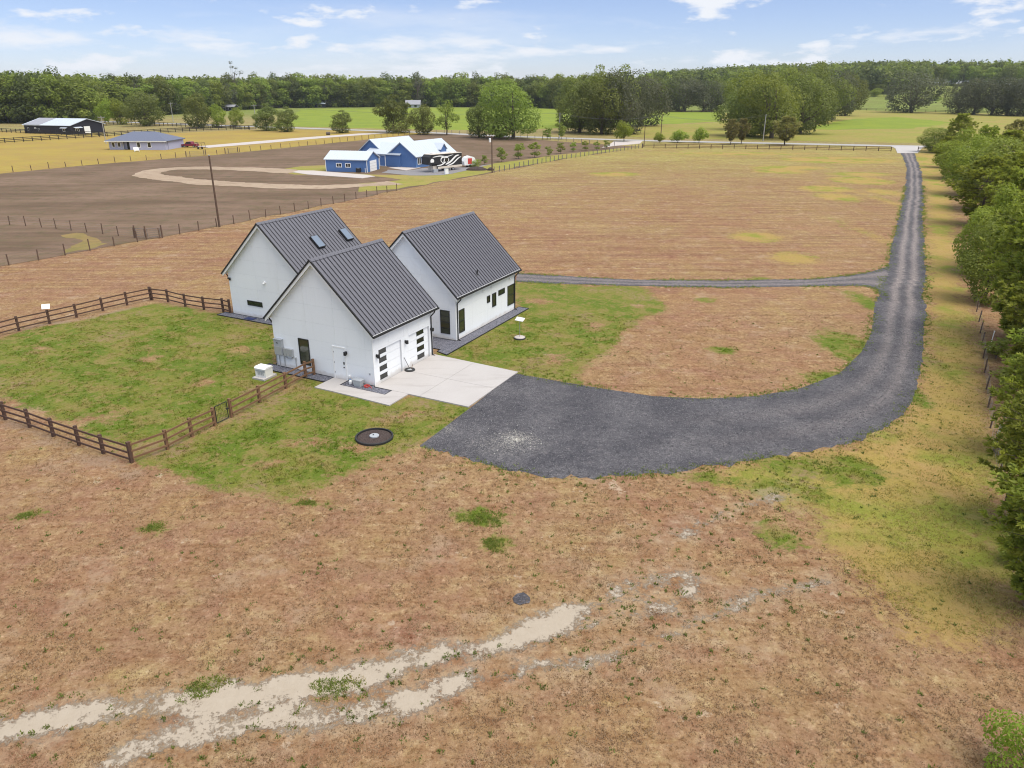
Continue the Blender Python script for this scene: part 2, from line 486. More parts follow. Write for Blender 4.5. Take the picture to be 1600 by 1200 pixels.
def lawn_colour(t, p):
    """green, straw and bare patches of the mown lawn"""
    q = t.mapped(p, (1, 1, 1), (0, 0, 0.6))
    a1 = t.noise(q, 0.23, 4, 0.6); a2 = t.noise(q, 0.75, 5, 0.68, 0.6); a3 = t.noise(q, 2.6, 5, 0.7); a4 = t.noise(p, 6.0, 4, 0.7)
    c = t.mix(t.step(a1, 0.40, 0.58), (0.108, 0.160, 0.016), (0.178, 0.185, 0.034))
    c = t.mix(t.math('MULTIPLY', t.step(a2, 0.49, 0.60), 0.85), c, (0.235, 0.190, 0.062))
    c = t.mix(t.math('MULTIPLY', t.step(a2, 0.44, 0.34), 0.75), c, (0.090, 0.145, 0.014))
    c = t.mix(t.math('MULTIPLY', t.step(a3, 0.54, 0.66), 0.75), c, (0.275, 0.205, 0.095))
    c = t.mix(t.math('MULTIPLY', t.step(a3, 0.46, 0.34), 0.6), c, (0.082, 0.125, 0.014))
    c = t.mix(t.math('MULTIPLY', t.step(a4, 0.52, 0.66), 0.6), c, t.mix(1.0, c, (0.55, 0.60, 0.5), 'MULTIPLY'))
    bare = t.math('MULTIPLY', t.step(a1, 0.55, 0.66), t.step(a3, 0.42, 0.56))
    return t.mix(t.math('MULTIPLY', bare, 0.7), c, (0.27, 0.18, 0.11))

def ground_material():
    t = NT('field_ground')
    p = t.pos()
    n_big = t.noise(p, 0.055, 4, 0.6)
    n_mid = t.noise(p, 0.45, 5, 0.65)
    n_sm = t.noise(p, 2.2, 5, 0.7)
    n_fine = t.noise(p, 9.0, 4, 0.75)
    n_tiny = t.noise(p, 34.0, 3, 0.7)
    # mown rows run across the far field
    rows = t.noise(t.mapped(p, (0.04, 1.1, 1), (0, 0, R(-6))), 1.0, 4, 0.6)
    base = t.attr('zone', 'Color')
    n_med = t.noise(p, 1.0, 5, 0.7)
    n_pat = t.noise(t.mapped(p, (1, 1, 1), (0, 0, 1.1)), 5.0, 5, 0.75)
    mul = lambda f, c, k: t.mix(f, c, t.mix(1.0, c, k, 'MULTIPLY'))
    c = mul(t.step(n_big, 0.35, 0.7), base, (1.08, 1.20, 1.12))
    c = mul(t.step(n_mid, 0.40, 0.66), c, (0.92, 0.86, 0.98))
    c = mul(t.math('MULTIPLY', t.step(n_med, 0.50, 0.64), 0.75), c, (1.20, 1.36, 1.30))
    c = mul(t.math('MULTIPLY', t.step(n_med, 0.46, 0.32), 0.65), c, (0.80, 0.70, 0.66))
    c = mul(t.math('MULTIPLY', t.step(n_sm, 0.52, 0.68), 0.8), c, (1.36, 1.48, 1.62))
    c = mul(t.math('MULTIPLY', t.step(n_sm, 0.47, 0.32), 0.7), c, (0.64, 0.56, 0.50))
    c = mul(t.math('MULTIPLY', t.step(n_pat, 0.53, 0.64), 0.9), c, (0.50, 0.44, 0.36))
    c = mul(t.math('MULTIPLY', t.step(n_pat, 0.45, 0.33), 0.85), c, (1.40, 1.50, 1.58))
    c = mul(t.math('MULTIPLY', t.step(n_fine, 0.55, 0.72), 0.6), c, (0.55, 0.52, 0.46))
    c = mul(t.math('MULTIPLY', t.step(n_fine, 0.46, 0.28), 0.6), c, (1.32, 1.38, 1.42))
    sepp = t.node('ShaderNodeSeparateXYZ', {0: p}).outputs[1]
    fade = t.step(t.math('MULTIPLY_ADD', n_big, 30.0, sepp), 62, 100)
    rows2 = t.noise(t.mapped(p, (0.10, 2.4, 1), (0, 0, R(-4))), 1.0, 4, 0.65)
    c = mul(t.math('MULTIPLY', fade, t.math('MULTIPLY', t.step(rows, 0.44, 0.60), 0.7)), c, (0.78, 0.72, 0.76))
    c = mul(t.math('MULTIPLY', fade, t.math('MULTIPLY', t.step(rows2, 0.50, 0.62), 0.7)), c, (0.74, 0.69, 0.66))
    c = mul(t.math('MULTIPLY', fade, t.math('MULTIPLY', t.step(rows2, 0.47, 0.35), 0.7)), c, (1.22, 1.26, 1.16))
    strk = t.noise(t.mapped(p, (0.35, 2.2, 1), (0, 0, R(24))), 1.0, 5, 0.68)
    nf = t.math('SUBTRACT', 1.0, fade)
    c = mul(t.math('MULTIPLY', nf, t.math('MULTIPLY', t.step(strk, 0.52, 0.66), 0.7)), c, (0.78, 0.68, 0.62))
    c = mul(t.math('MULTIPLY', nf, t.math('MULTIPLY', t.step(strk, 0.46, 0.34), 0.6)), c, (1.16, 1.24, 1.26))
    n_hue = t.noise(t.mapped(p, (1, 1, 1), (0, 0, 2.1)), 0.16, 5, 0.65)
    c = mul(t.step(n_hue, 0.50, 0.62), c, (1.0, 0.95, 1.0))
    c = mul(t.step(n_hue, 0.46, 0.34), c, (1.02, 1.06, 0.95))
    n_pale = t.noise(t.mapped(p, (1, 1, 1), (0, 0, 0.35)), 0.35, 6, 0.72)
    c = t.mix(t.math('MULTIPLY', t.step(n_pale, 0.54, 0.68), 0.55), c, (0.37, 0.265, 0.175))
    # small bare sandy spots
    spot = t.math('MULTIPLY', t.step(t.noise(t.mapped(p, (1, 1, 1), (0.3, 0, 0.7)), 0.8, 5, 0.72), 0.64, 0.70), 0.6)
    c = t.mix(spot, c, (0.47, 0.37, 0.27))
    # ragged edges: distance fields broken by noise
    wob = t.math('ADD', t.math('MULTIPLY_ADD', n_mid, 3.6, -1.8), t.math('MULTIPLY_ADD', n_sm, 2.6, -1.3))
    wob2 = t.math('ADD', wob, t.math('MULTIPLY_ADD', n_fine, 1.2, -0.6))
    ol = t.step(t.math('ADD', t.attr('olive'), t.math('MULTIPLY', wob2, 1.8)), -1.0, 1.2)
    olc = t.mix(t.step(n_mid, 0.35, 0.65), (0.34, 0.255, 0.070), (0.355, 0.235, 0.090))
    olc = t.mix(t.step(t.noise(p, 0.16, 4, 0.6), 0.46, 0.62), olc, (0.225, 0.235, 0.042))
    olc = t.mix(t.math('MULTIPLY', t.step(n_fine, 0.45, 0.7), 0.6), olc, t.mix(1.0, olc, (0.68, 0.70, 0.6), 'MULTIPLY'))
    olc = t.mix(t.math('MULTIPLY', t.step(n_pat, 0.53, 0.64), 0.7), olc, t.mix(1.0, olc, (0.62, 0.64, 0.5), 'MULTIPLY'))
    olc = t.mix(t.math('MULTIPLY', t.step(n_med, 0.50, 0.64), 0.5), olc, (0.36, 0.26, 0.10))
    c = t.mix(ol, c, olc)
    lw = t.step(t.math('ADD', t.attr('lawn'), t.math('MULTIPLY', wob2, 0.85)), -0.35, 0.45)
    lwc = lawn_colour(t, p)
    lwc = t.mix(t.math('MULTIPLY', t.step(n_fine, 0.45, 0.68), 0.6), lwc, t.mix(1.0, lwc, (0.55, 0.62, 0.5), 'MULTIPLY'))
    c = t.mix(t.math('MULTIPLY', lw, 0.95), c, lwc)
    sd = t.step(t.math('ADD', t.attr('sand'), t.math('ADD', t.math('MULTIPLY', wob2, 0.42), t.math('MULTIPLY_ADD', n_pat, 1.4, -0.7))), -0.16, 0.22)
    sdc = t.mix(n_sm, (0.32, 0.262, 0.196), (0.41, 0.352, 0.282))
    bare = t.step(t.math('ADD', t.attr('bare'), t.math('MULTIPLY', wob2, 0.7)), -0.1, 0.6)
    c = t.mix(t.math('MULTIPLY', bare, 0.6), c, t.mix(n_fine, (0.20, 0.13, 0.085), (0.40, 0.30, 0.21)))
    halo = t.math('MULTIPLY', t.step(t.math('ADD', t.attr('sand'), t.math('MULTIPLY', wob2, 0.9)), -1.3, 0.3), t.step(n_med, 0.38, 0.60))
    c = t.mix(t.math('MULTIPLY', halo, 0.62), c, t.mix(n_sm, (0.32, 0.225, 0.14), (0.41, 0.315, 0.22)))
    c = t.mix(sd, c, sdc)
    h = t.math('ADD', t.math('MULTIPLY', n_fine, 0.10), t.math('ADD', t.math('MULTIPLY', n_tiny, 0.03), t.math('MULTIPLY', n_sm, 0.16)))
    h = t.math('MULTIPLY', h, t.math('MULTIPLY_ADD', sd, -0.75, 1.0))
    return t.principled(c, 0.95, 0, t.bump(h, 0.75, 1.0), 0.1)
ny, nx = GX.shape
idx = np.arange(nx*ny).reshape(ny, nx)
faces = np.stack([idx[:-1, :-1].ravel(), idx[:-1, 1:].ravel(), idx[1:, 1:].ravel(), idx[1:, :-1].ravel()], 1)
ground = link_mesh('ground', np_mesh('ground', np.column_stack([P2, PZ]), faces, ground_material(),
    {'lawn': ('POINT', A_lawn), 'sand': ('POINT', A_sand), 'olive': ('POINT', A_olive), 'bare': ('POINT', A_bare), 'zone': ('POINT', base)}, True))
tag(ground, kind='structure')

# ------------------------------------------------------------------ sheets lying on the ground
def ragged(poly, step=4.0, amp=0.8):
    out = []
    n = len(poly)
    for i in range(n):
        a, b = Vector(poly[i]), Vector(poly[(i+1) % n])
        k = max(1, int((b-a).length/step))
        nrm = Vector((-(b-a).y, (b-a).x)).normalized()
        for j in range(k):
            q = a.lerp(b, j/k)
            if j: q = q + nrm*random.uniform(-amp, amp)
            out.append((q.x, q.y))
    return out
def sheet(name, poly, z, m, step=4.0, amp=0.6, label=None):
    pl = ragged(poly, step, amp)
    mb = MB(); mb.add([(x, y, z) for x, y in pl], [tuple(range(len(pl)))])
    o = mb.build(name, m)
    if o.data.polygons[0].normal.z < 0: o.data.flip_normals()
    return tag(o, kind='structure', label=label)
def field_mat(name, c0, c1, c2, row_rot=0.0, row=0.3, yscale=0.6, cam=0.12):
    t = NT(name); p = t.pos()
    a = t.noise(p, 0.06, 4, 0.6); b = t.noise(p, 0.5, 5, 0.65); f = t.noise(p, 4.0, 4, 0.7)
    r = t.noise(t.mapped(p, (0.03, yscale, 1), (0, 0, row_rot)), 1.0, 4, 0.6)
    c = t.mix(t.step(a, 0.38, 0.62), c0, c1)
    c = t.mix(t.math('MULTIPLY', t.step(b, 0.45, 0.68), 0.6), c, c2)
    c = t.mix(t.math('MULTIPLY', t.step(r, 0.4, 0.65), row), c, t.mix(1.0, c, (0.7, 0.68, 0.7), 'MULTIPLY'))
    c = t.mix(t.math('MULTIPLY', t.step(f, 0.5, 0.7), 0.35), c, t.mix(1.0, c, (0.68, 0.66, 0.62), 'MULTIPLY'))
    return t.principled(c, 0.95, 0, t.bump(b, 0.4, 0.3), 0.1)
M['dirt_field'] = field_mat('ploughed_dirt', (0.150, 0.102, 0.066), (0.192, 0.130, 0.090), (0.110, 0.094, 0.048), R(14), 0.7, 0.35)
M['hay'] = field_mat('yellow_hay_field', (0.33, 0.24, 0.060), (0.30, 0.205, 0.065), (0.27, 0.235, 0.05), R(10), 0.2)
M['pasture'] = field_mat('green_pasture_grass', (0.20, 0.25, 0.030), (0.165, 0.22, 0.030), (0.23, 0.24, 0.05), R(0), 0.15)
M['meadow'] = field_mat('yellow_green_meadow', (0.25, 0.24, 0.055), (0.29, 0.23, 0.075), (0.18, 0.21, 0.035), R(-8), 0.25)
M['verge'] = field_mat('dry_verge_grass', (0.24, 0.17, 0.07), (0.21, 0.165, 0.06), (0.16, 0.14, 0.05))
M['track'] = field_mat('sandy_track', (0.34, 0.26, 0.185), (0.38, 0.295, 0.215), (0.26, 0.185, 0.13))
M['asphalt'] = simple('pale_asphalt', (0.34, 0.325, 0.315), 0.9, var=0.1, scale=0.3)

WIRE_PTS = [(-30,424),(2,417),(35,411),(67,406),(155,389),(254,371.5),(338,355),(480,327),(620,298),(770,270),(880,249),(1003,231)]
FARF_PTS = [(-40,275),(11,270),(140,257.5),(281,246),(333,242),(440,231.5),(570,218),(640,210)]
sheet('hay_field', gp([(-300,214),(-60,203),(130,208),(200,212),(340,205),(440,202),(600,206),(690,207.5),(640,211),(570,218.3),(333,242.3),(281,246.3),(140,257.8),(11,270.3),(-60,277),(-400,300)]), 0.02, M['hay'])
sheet('green_pasture', gp([(425,196.5),(470,171),(640,169),(840,170),(1000,173),(1128,176),(1128,190),(1000,196),(880,200),(760,204),(690,203),(600,201.5),(470,198)]), 0.02, M['pasture'], 8, 2.5)
sheet('neighbour_field', gp([(-420,310),(-60,277.4),(11,270.6),(140,258.1),(281,246.6),(333,242.6),(440,232),(570,218.6),(640,211),(690,208.6),(780,213),(880,221.5),(1000,229.5),(880,248.5),(770,269.5),(620,297.5),(480,326.3),(338,354),(254,370.5),(155,388),(67,405),(2,416),(-60,430),(-420,480)]), 0.024, M['dirt_field'])
sheet('meadow', gp([(1128,176.5),(1235,176),(1330,172),(1700,181),(1700,226),(1440,224),(1250,220),(1010,215.5),(900,209),(1000,197),(1128,191)]), 0.03, M['meadow'], 8, 1.5)
sheet('pasture_strip', gp([(1258,200),(1330,186),(1400,183),(1490,191),(1430,201),(1300,203)]), 0.05, M['pasture'], 6, 2.0)
sheet('grass_verge', gp([(560,287),(640,280),(700,268.5),(760,258),(800,252),(880,241),(960,232.5),(1000,230),(880,247.5),(770,268),(700,282),(620,295.5),(560,300)]), 0.032, M['meadow'], 4, 0.8)
sheet('house_grass', gp([(420,267),(470,260),(512,258),(512,270),(580,273),(660,274),(720,263),(780,256),(770,267),(700,279.5),(640,284),(590,276),(460,273)]), 0.04, M['meadow'], 4, 0.8)
sheet('yellow_verge', gp([(95,368),(120,364),(150,372),(168,381),(150,387),(120,392),(98,399),(110,385),(130,376)]), 0.03, M['verge'], 1.0, 0.5)

def ribbon(name, center, width, z, m, n=160, across=4, amp=0.25, closed=False):
    """strip of road along a polyline with ragged edges"""
    P = np.array(center, float)
    seg = np.r_[0, np.cumsum(np.hypot(*np.diff(P, axis=0).T))]
    s = np.linspace(0, seg[-1], n)
    # smooth the polyline
    C = np.column_stack([np.interp(s, seg, P[:, 0]), np.interp(s, seg, P[:, 1])])
    k = max(3, n//40)
    Cp = np.pad(C, ((k, k), (0, 0)), 'edge')
    C = np.stack([np.convolve(Cp[:, i], np.ones(2*k+1)/(2*k+1), 'valid') for i in (0, 1)], 1)
    T = np.gradient(C, axis=0); T /= np.hypot(*T.T)[:, None] + 1e-9
    N = np.column_stack([-T[:, 1], T[:, 0]])
    vs = []
    j0 = amp*np.convolve(np.random.default_rng(n).normal(0, 1.6, n+8), np.ones(9)/4.5, 'valid'); j1 = amp*np.convolve(np.random.default_rng(n+1).normal(0, 1.6, n+8), np.ones(9)/4.5, 'valid')
    for i in range(n):
        w0 = width/2 + 0.6*j0[i]; w1 = width/2 + 0.6*j1[i]
        for j in range(across+1):
            u = -w0 + (w0+w1)*j/across
            q = C[i] + N[i]*u
            vs.append((q[0], q[1], z + float(terrain(q[0], q[1]))))
    k = across+1
    fs = [(i*k+j+1, i*k+j, (i+1)*k+j, (i+1)*k+j+1) for i in range(n-1) for j in range(across)]
    mb = MB(); mb.add(vs, fs)
    o = mb.build(name, m)
    if o.data.polygons[0].normal.z < 0: o.data.flip_normals()
    return tag(o, kind='structure')
ROAD = gp([(-120,181),(20,185),(148,189.5),(320,195.5),(464,200),(600,205),(690,208),(760,212),(880,216),(1010,220),(1250,225),(1440,229),(1600,231.5),(1760,235)])
ribbon('road', ROAD, 6.5, 0.06, M['asphalt'], 200, 2, 0.1)
ribbon('dirt_track', gp([(470,269),(419,266),(375,264),(325,262.5),(278,263),(240,267),(226,271),(236,276),(278,281),(325,286),(387,289),(450,292),(512,292),(575,289),(622,285)]), 6.0, 0.045, M['track'], 160, 4, 0.7)
M['pale_drive'] = simple('pale_concrete_drive', (0.45, 0.40, 0.37), 0.9, var=0.08, scale=0.5)
sheet('farm_driveway', gp([(306,228.8),(318,228),(400,221),(470,215.3),(560,208.8),(640,205.6),(660,206.4),(600,208.6),(520,214.6),(420,223.4),(325,231.2)]), 0.055, M['pale_drive'], 6, 0.15)
# ------------------------------------------------------------------ gravel driveway
def resample(pts, n):
    P = np.array(pts, float)
    s = np.r_[0, np.cumsum(np.hypot(*np.diff(P, axis=0).T))]
    q = np.linspace(0, s[-1], n)
    C = np.column_stack([np.interp(q, s, P[:, 0]), np.interp(q, s, P[:, 1])])
    k = 3
    Cp = np.pad(C, ((k, k), (0, 0)), 'edge')
    S = np.stack([np.convolve(Cp[:, i], np.ones(2*k+1)/(2*k+1), 'valid') for i in (0, 1)], 1)
    S[0], S[-1] = C[0], C[-1]
    return S
def jitter(n, amp, seed):
    r = np.random.default_rng(seed)
    a = np.interp(np.arange(n), np.arange(0, n+8, 8), r.normal(0, 1, n//8+2)[:len(np.arange(0, n+8, 8))])
    return amp*(0.6*a + 0.55*r.normal(0, 1, n))
def strip(left, right, n, k, z, amp, seed):
    L, Rr = resample(left, n), resample(right, n)
    d = Rr - L; w = np.hypot(*d.T)[:, None] + 1e-6; d = d/w
    L = L - d*jitter(n, amp, seed)[:, None]; Rr = Rr + d*jitter(n, amp, seed+1)[:, None]
    vs, acr = [], []
    for i in range(n):
        for j in range(k+1):
            u = j/k
            q = L[i]*(1-u) + Rr[i]*u
            edge = min(u, 1-u)
            vs.append((q[0], q[1], z*min(1, edge*k*0.9) + 0.005)); acr.append(u)
    kk = k+1
    fs = [(i*kk+j, i*kk+j+1, (i+1)*kk+j+1, (i+1)*kk+j) for i in range(n-1) for j in range(k)]
    return vs, fs, acr
DR_R = gp([(1428,239),(1438,262),(1443,300),(1442,350),(1444,400),(1447,440),(1447,490),(1441,545),(1437,590),(1421,630),(1391,661),(1330,690),(1240,706),(1130,723),(1030,737),(930,747),(880,746),(800,738),(740,722),(690,709),(658,701)])
DR_L = gp([(1408,239),(1417,262),(1413,300),(1405,340),(1393,385),(1381,430),(1372,460),(1366,490),(1361,520),(1346,550),(1311,584),(1250,607),(1180,619),(1100,623),(1020,619),(940,607),(880,597),(830,588),(803,583),(735,637),(656,697)])
# matched stations along both edges
def strip2(seed):
    n = 520
    keyL = np.linspace(0, 1, len(DR_L)); q = np.linspace(0, 1, n)
    def interp(P, key):
        P = np.array(P); return np.column_stack([np.interp(q, key, P[:, 0]), np.interp(q, key, P[:, 1])])
    # arc-length weights shared by both edges, so stations stay matched
    dl = (np.hypot(*np.diff(np.array(DR_L), axis=0).T) + np.hypot(*np.diff(np.array(DR_R), axis=0).T))
    key = np.r_[0, np.cumsum(dl)]; key = key/key[-1]
    return interp(DR_L, key), interp(DR_R, key)
Lp, Rp = strip2(3)
def smooth(C, k=4):
    Cp = np.pad(C, ((k, k), (0, 0)), 'edge')
    S = np.stack([np.convolve(Cp[:, i], np.ones(2*k+1)/(2*k+1), 'valid') for i in (0, 1)], 1)
    S[:1], S[-1:] = C[:1], C[-1:]
    return S
Rp = smooth(Rp); Lk = smooth(Lp)
slab_mask = np.arange(len(Lp)) > len(Lp)*0.80
Lp = np.where(slab_mask[:, None], Lp, Lk)
d = Rp - Lp; d = d/(np.hypot(*d.T)[:, None]+1e-6)
n = len(Lp)
jl = jitter(n, 0.24, 11)*(1-slab_mask); jr = jitter(n, 0.26, 12)
Lq, Rq = Lp - d*jl[:, None], Rp + d*jr[:, None]
vs, acr, near_end = [], [], []
KX = 22
for i in range(n):
    for j in range(KX+1):
        u = j/KX
        q = Lq[i]*(1-u) + Rq[i]*u
        e = min(u, 1-u)*KX
        vs.append((q[0], q[1], 0.006 + 0.03*min(1.0, e))); acr.append(u); near_end.append(i/n)
kk = KX+1
fs = np.array([(i*kk+j, i*kk+j+1, (i+1)*kk+j+1, (i+1)*kk+j) for i in range(n-1) for j in range(KX)])[:, ::-1]
acr = np.array(acr); near_end = np.array(near_end)
tr = np.exp(-((acr-0.36)/0.10)**2) + np.exp(-((acr-0.70)/0.10)**2)
tr = tr*np.clip((0.93-near_end)/0.22, 0, 1)
pale = np.zeros(len(vs)); V = np.array(vs)
for b, k in ((blob(808,686,40,13), 0.6), (blob(700,672,14,8), 0.4), (blob(790,696,80,20), 0.28)):
    pale = np.maximum(pale, k*np.clip(1.0-np.hypot((V[:, 0]-b[0])/b[2], (V[:, 1]-b[1])/b[3]), 0, 1))
def gravel_material():
    t = NT('grey_gravel'); p = t.pos()
    a = t.noise(p, 0.35, 4, 0.6); b = t.noise(p, 2.5, 5, 0.7)
    v = t.voro(p, 16.0); v2 = t.voro(p, 42.0)
    sp = t.node('ShaderNodeSeparateColor', {0: v}).outputs[0]
    sp2 = t.node('ShaderNodeSeparateColor', {0: v2}).outputs[0]
    c = t.mix(t.step(a, 0.35, 0.65), (0.064, 0.062, 0.070), (0.100, 0.096, 0.103))
    c = t.mix(t.math('MULTIPLY', t.attr('track'), t.math('MULTIPLY_ADD', b, 0.6, 0.65)), c, (0.225, 0.195, 0.185))
    c = t.mix(t.math('MULTIPLY', t.step(b, 0.5, 0.68), 0.75), c, t.mix(1.0, c, (0.55, 0.55, 0.58), 'MULTIPLY'))
    c = t.mix(t.math('MULTIPLY', t.step(b, 0.46, 0.32), 0.7), c, t.mix(1.0, c, (1.5, 1.42, 1.36), 'MULTIPLY'))
    c = t.mix(t.math('MULTIPLY', t.step(sp, 0.55, 1.0), 0.75), c, t.mix(1.0, c, (1.9, 1.85, 1.8), 'MULTIPLY'))
    c = t.mix(t.math('MULTIPLY', t.step(sp2, 0.45, 0.0), 0.7), c, t.mix(1.0, c, (0.42, 0.42, 0.44), 'MULTIPLY'))
    c = t.mix(t.math('MULTIPLY', t.attr('pale'), t.step(sp, 0.25, 0.7)), c, (0.46, 0.43, 0.38))
    h = t.math('ADD', t.math('MULTIPLY', sp, 0.03), t.math('MULTIPLY', b, 0.05))
    return t.principled(c, 0.9, 0, t.bump(h, 0.8, 1.0), 0.2)
M['gravel'] = gravel_material()
drive = link_mesh('gravel_driveway', np_mesh('gravel_driveway', vs, fs, M['gravel'], {'track': ('POINT', tr), 'pale': ('POINT', pale)}, True))
if drive.data.polygons[0].normal.z < 0: drive.data.flip_normals()
tag(drive, kind='structure')
bt = gp([(808,427),(860,430),(930,434),(1000,437),(1140,438),(1270,436),(1320,431),(1360,425),(1382,418),(1400,412)])
bb = gp([(806,440.5),(860,443),(930,445),(1000,447),(1150,449.5),(1270,447.5),(1320,446.5),(1350,447),(1374,453),(1392,470)])
v_, f_, a_ = strip(bt, bb, 220, 8, 0.018, 0.10, 21)
a_ = np.array(a_)
br = link_mesh('gravel_side_path', np_mesh('gravel_side_path', v_, np.array(f_)[:, ::-1], M['gravel'],
    {'track': ('POINT', 0.8*np.exp(-((a_-0.3)/0.12)**2)+0.8*np.exp(-((a_-0.7)/0.12)**2)), 'pale': ('POINT', np.zeros(len(v_)))}, True))
if br.data.polygons[0].normal.z < 0: br.data.flip_normals()
tag(br, kind='structure')

# entrance apron
def concrete_material():
    t = NT('pale_concrete'); p = t.pos()
    a = t.noise(p, 0.5, 5, 0.6); b = t.noise(p, 5.0, 4, 0.7)
    s = t.noise(t.mapped(p, (0.25, 1.6, 1), (0, 0, R(-62))), 1.0, 4, 0.6)
    c = t.mix(a, (0.385, 0.36, 0.345), (0.46, 0.435, 0.42))
    c = t.mix(t.math('MULTIPLY', t.step(s, 0.52, 0.75), 0.5), c, (0.30, 0.27, 0.25))
    c = t.mix(t.math('MULTIPLY', t.step(b, 0.5, 0.8), 0.25), c, (0.34, 0.315, 0.30))
    return t.principled(c, 0.85, 0, t.bump(b, 0.1, 0.02), 0.2)
M['concrete'] = concrete_material()
ap = gp([(1402,239.5),(1434,239.5),(1440,232),(1447,229),(1392,229),(1399,232)])
mb = MB(); mb.prism(ap, 'z', 0.0, 0.085); tag(mb.build('entrance_apron', M['concrete']), kind='structure')
ap2 = gp([(940,231),(962,228),(1000,224.5),(1004,220.5),(960,220.5),(955,224)])
mb = MB(); mb.prism(ap2, 'z', 0.0, 0.07); tag(mb.build('farm_entrance_apron', M['pale_drive']), kind='structure')

# ------------------------------------------------------------------ the white house
TH = 1.093013
BASE = {'A': (-16.376, 58.009), 'B': (-9.017, 45.286), 'C': (-4.308, 54.607)}
DIM = {'A': (8.746, 8.361, 3.70, 8.18), 'B': (8.524, 6.954, 3.66, 8.08), 'C': (8.56, 9.942, 3.62, 8.14)}   # width, length, eave, ridge
OH = 0.34
def clip(poly, nx_, ny_, c):
    """keep nx*x+ny*y<=c"""
    out = []
    for i in range(len(poly)):
        a, b = poly[i], poly[(i+1) % len(poly)]
        da, db = nx_*a[0]+ny_*a[1]-c, nx_*b[0]+ny_*b[1]-c
        if da <= 0: out.append(a)
        if (da < 0) != (db < 0) and da != db:
            t = da/(da-db); out.append((a[0]+t*(b[0]-a[0]), a[1]+t*(b[1]-a[1])))
    return out
def poly_area(p): return abs(sum(p[i][0]*p[(i+1) % len(p)][1]-p[(i+1) % len(p)][0]*p[i][1] for i in range(len(p))))/2
def cells(us, zs, half, holes, gap=0.009):
    """rectangles of a panel grid cut by the gable lines and by openings"""
    out = []
    us = sorted(set(us)); zs = sorted(set(zs))
    for u0, u1 in zip(us[:-1], us[1:]):
        for z0, z1 in zip(zs[:-1], zs[1:]):
            rects = [(u0, z0, u1, z1)]
            for h in holes:
                nr = []
                for r in rects:
                    a, b, c, d_ = max(r[0], h[0]), max(r[1], h[1]), min(r[2], h[2]), min(r[3], h[3])
                    if a >= c or b >= d_: nr.append(r); continue
                    if r[0] < a: nr.append((r[0], r[1], a, r[3]))
                    if c < r[2]: nr.append((c, r[1], r[2], r[3]))
                    if r[1] < b: nr.append((a, r[1], c, b))
                    if d_ < r[3]: nr.append((a, d_, c, r[3]))
                rects = nr
            for r in rects:
                if r[2]-r[0] < 0.05 or r[3]-r[1] < 0.05: continue
                p = [(r[0]+gap/2, r[1]+gap/2), (r[2]-gap/2, r[1]+gap/2), (r[2]-gap/2, r[3]-gap/2), (r[0]+gap/2, r[3]-gap/2)]
                for hl in half: p = clip(p, *hl)
                if len(p) >= 3 and poly_area(p) > 0.02: out.append(p)
    return out
def window(root, side, u0, u1, z0, z1, gm, name='window', bars=0, fr=0.06, frame_mat=None):
    """framed pane standing on a wall of the house; side 'g' = gable wall at x=0, 's' = side wall at y=0"""
    fm = frame_mat or M['black']
    def bx(mb, a0, a1, b0, b1, d0, d1):
        if side == 'g': mb.box((-d1, a0, b0), (-d0, a1, b1))
        else: mb.box((a0, -d1, b0), (a1, -d0, b1))
    f = MB()
    bx(f, u0, u1, z0, z0+fr, 0.0, 0.055); bx(f, u0, u1, z1-fr, z1, 0.0, 0.055)
    bx(f, u0, u0+fr, z0+fr, z1-fr, 0.0, 0.055); bx(f, u1-fr, u1, z0+fr, z1-fr, 0.0, 0.055)
    for k in range(bars):
        z = z0 + (z1-z0)*(k+1)/(bars+1)
        bx(f, u0+fr, u1-fr, z-0.02, z+0.02, 0.028, 0.05)
    w = f.build(name, fm, root)
    p = MB(); bx(p, u0+fr, u1-fr, z0+fr, z1-fr, 0.012, 0.026)
    p.build('pane', gm, w)
    return w
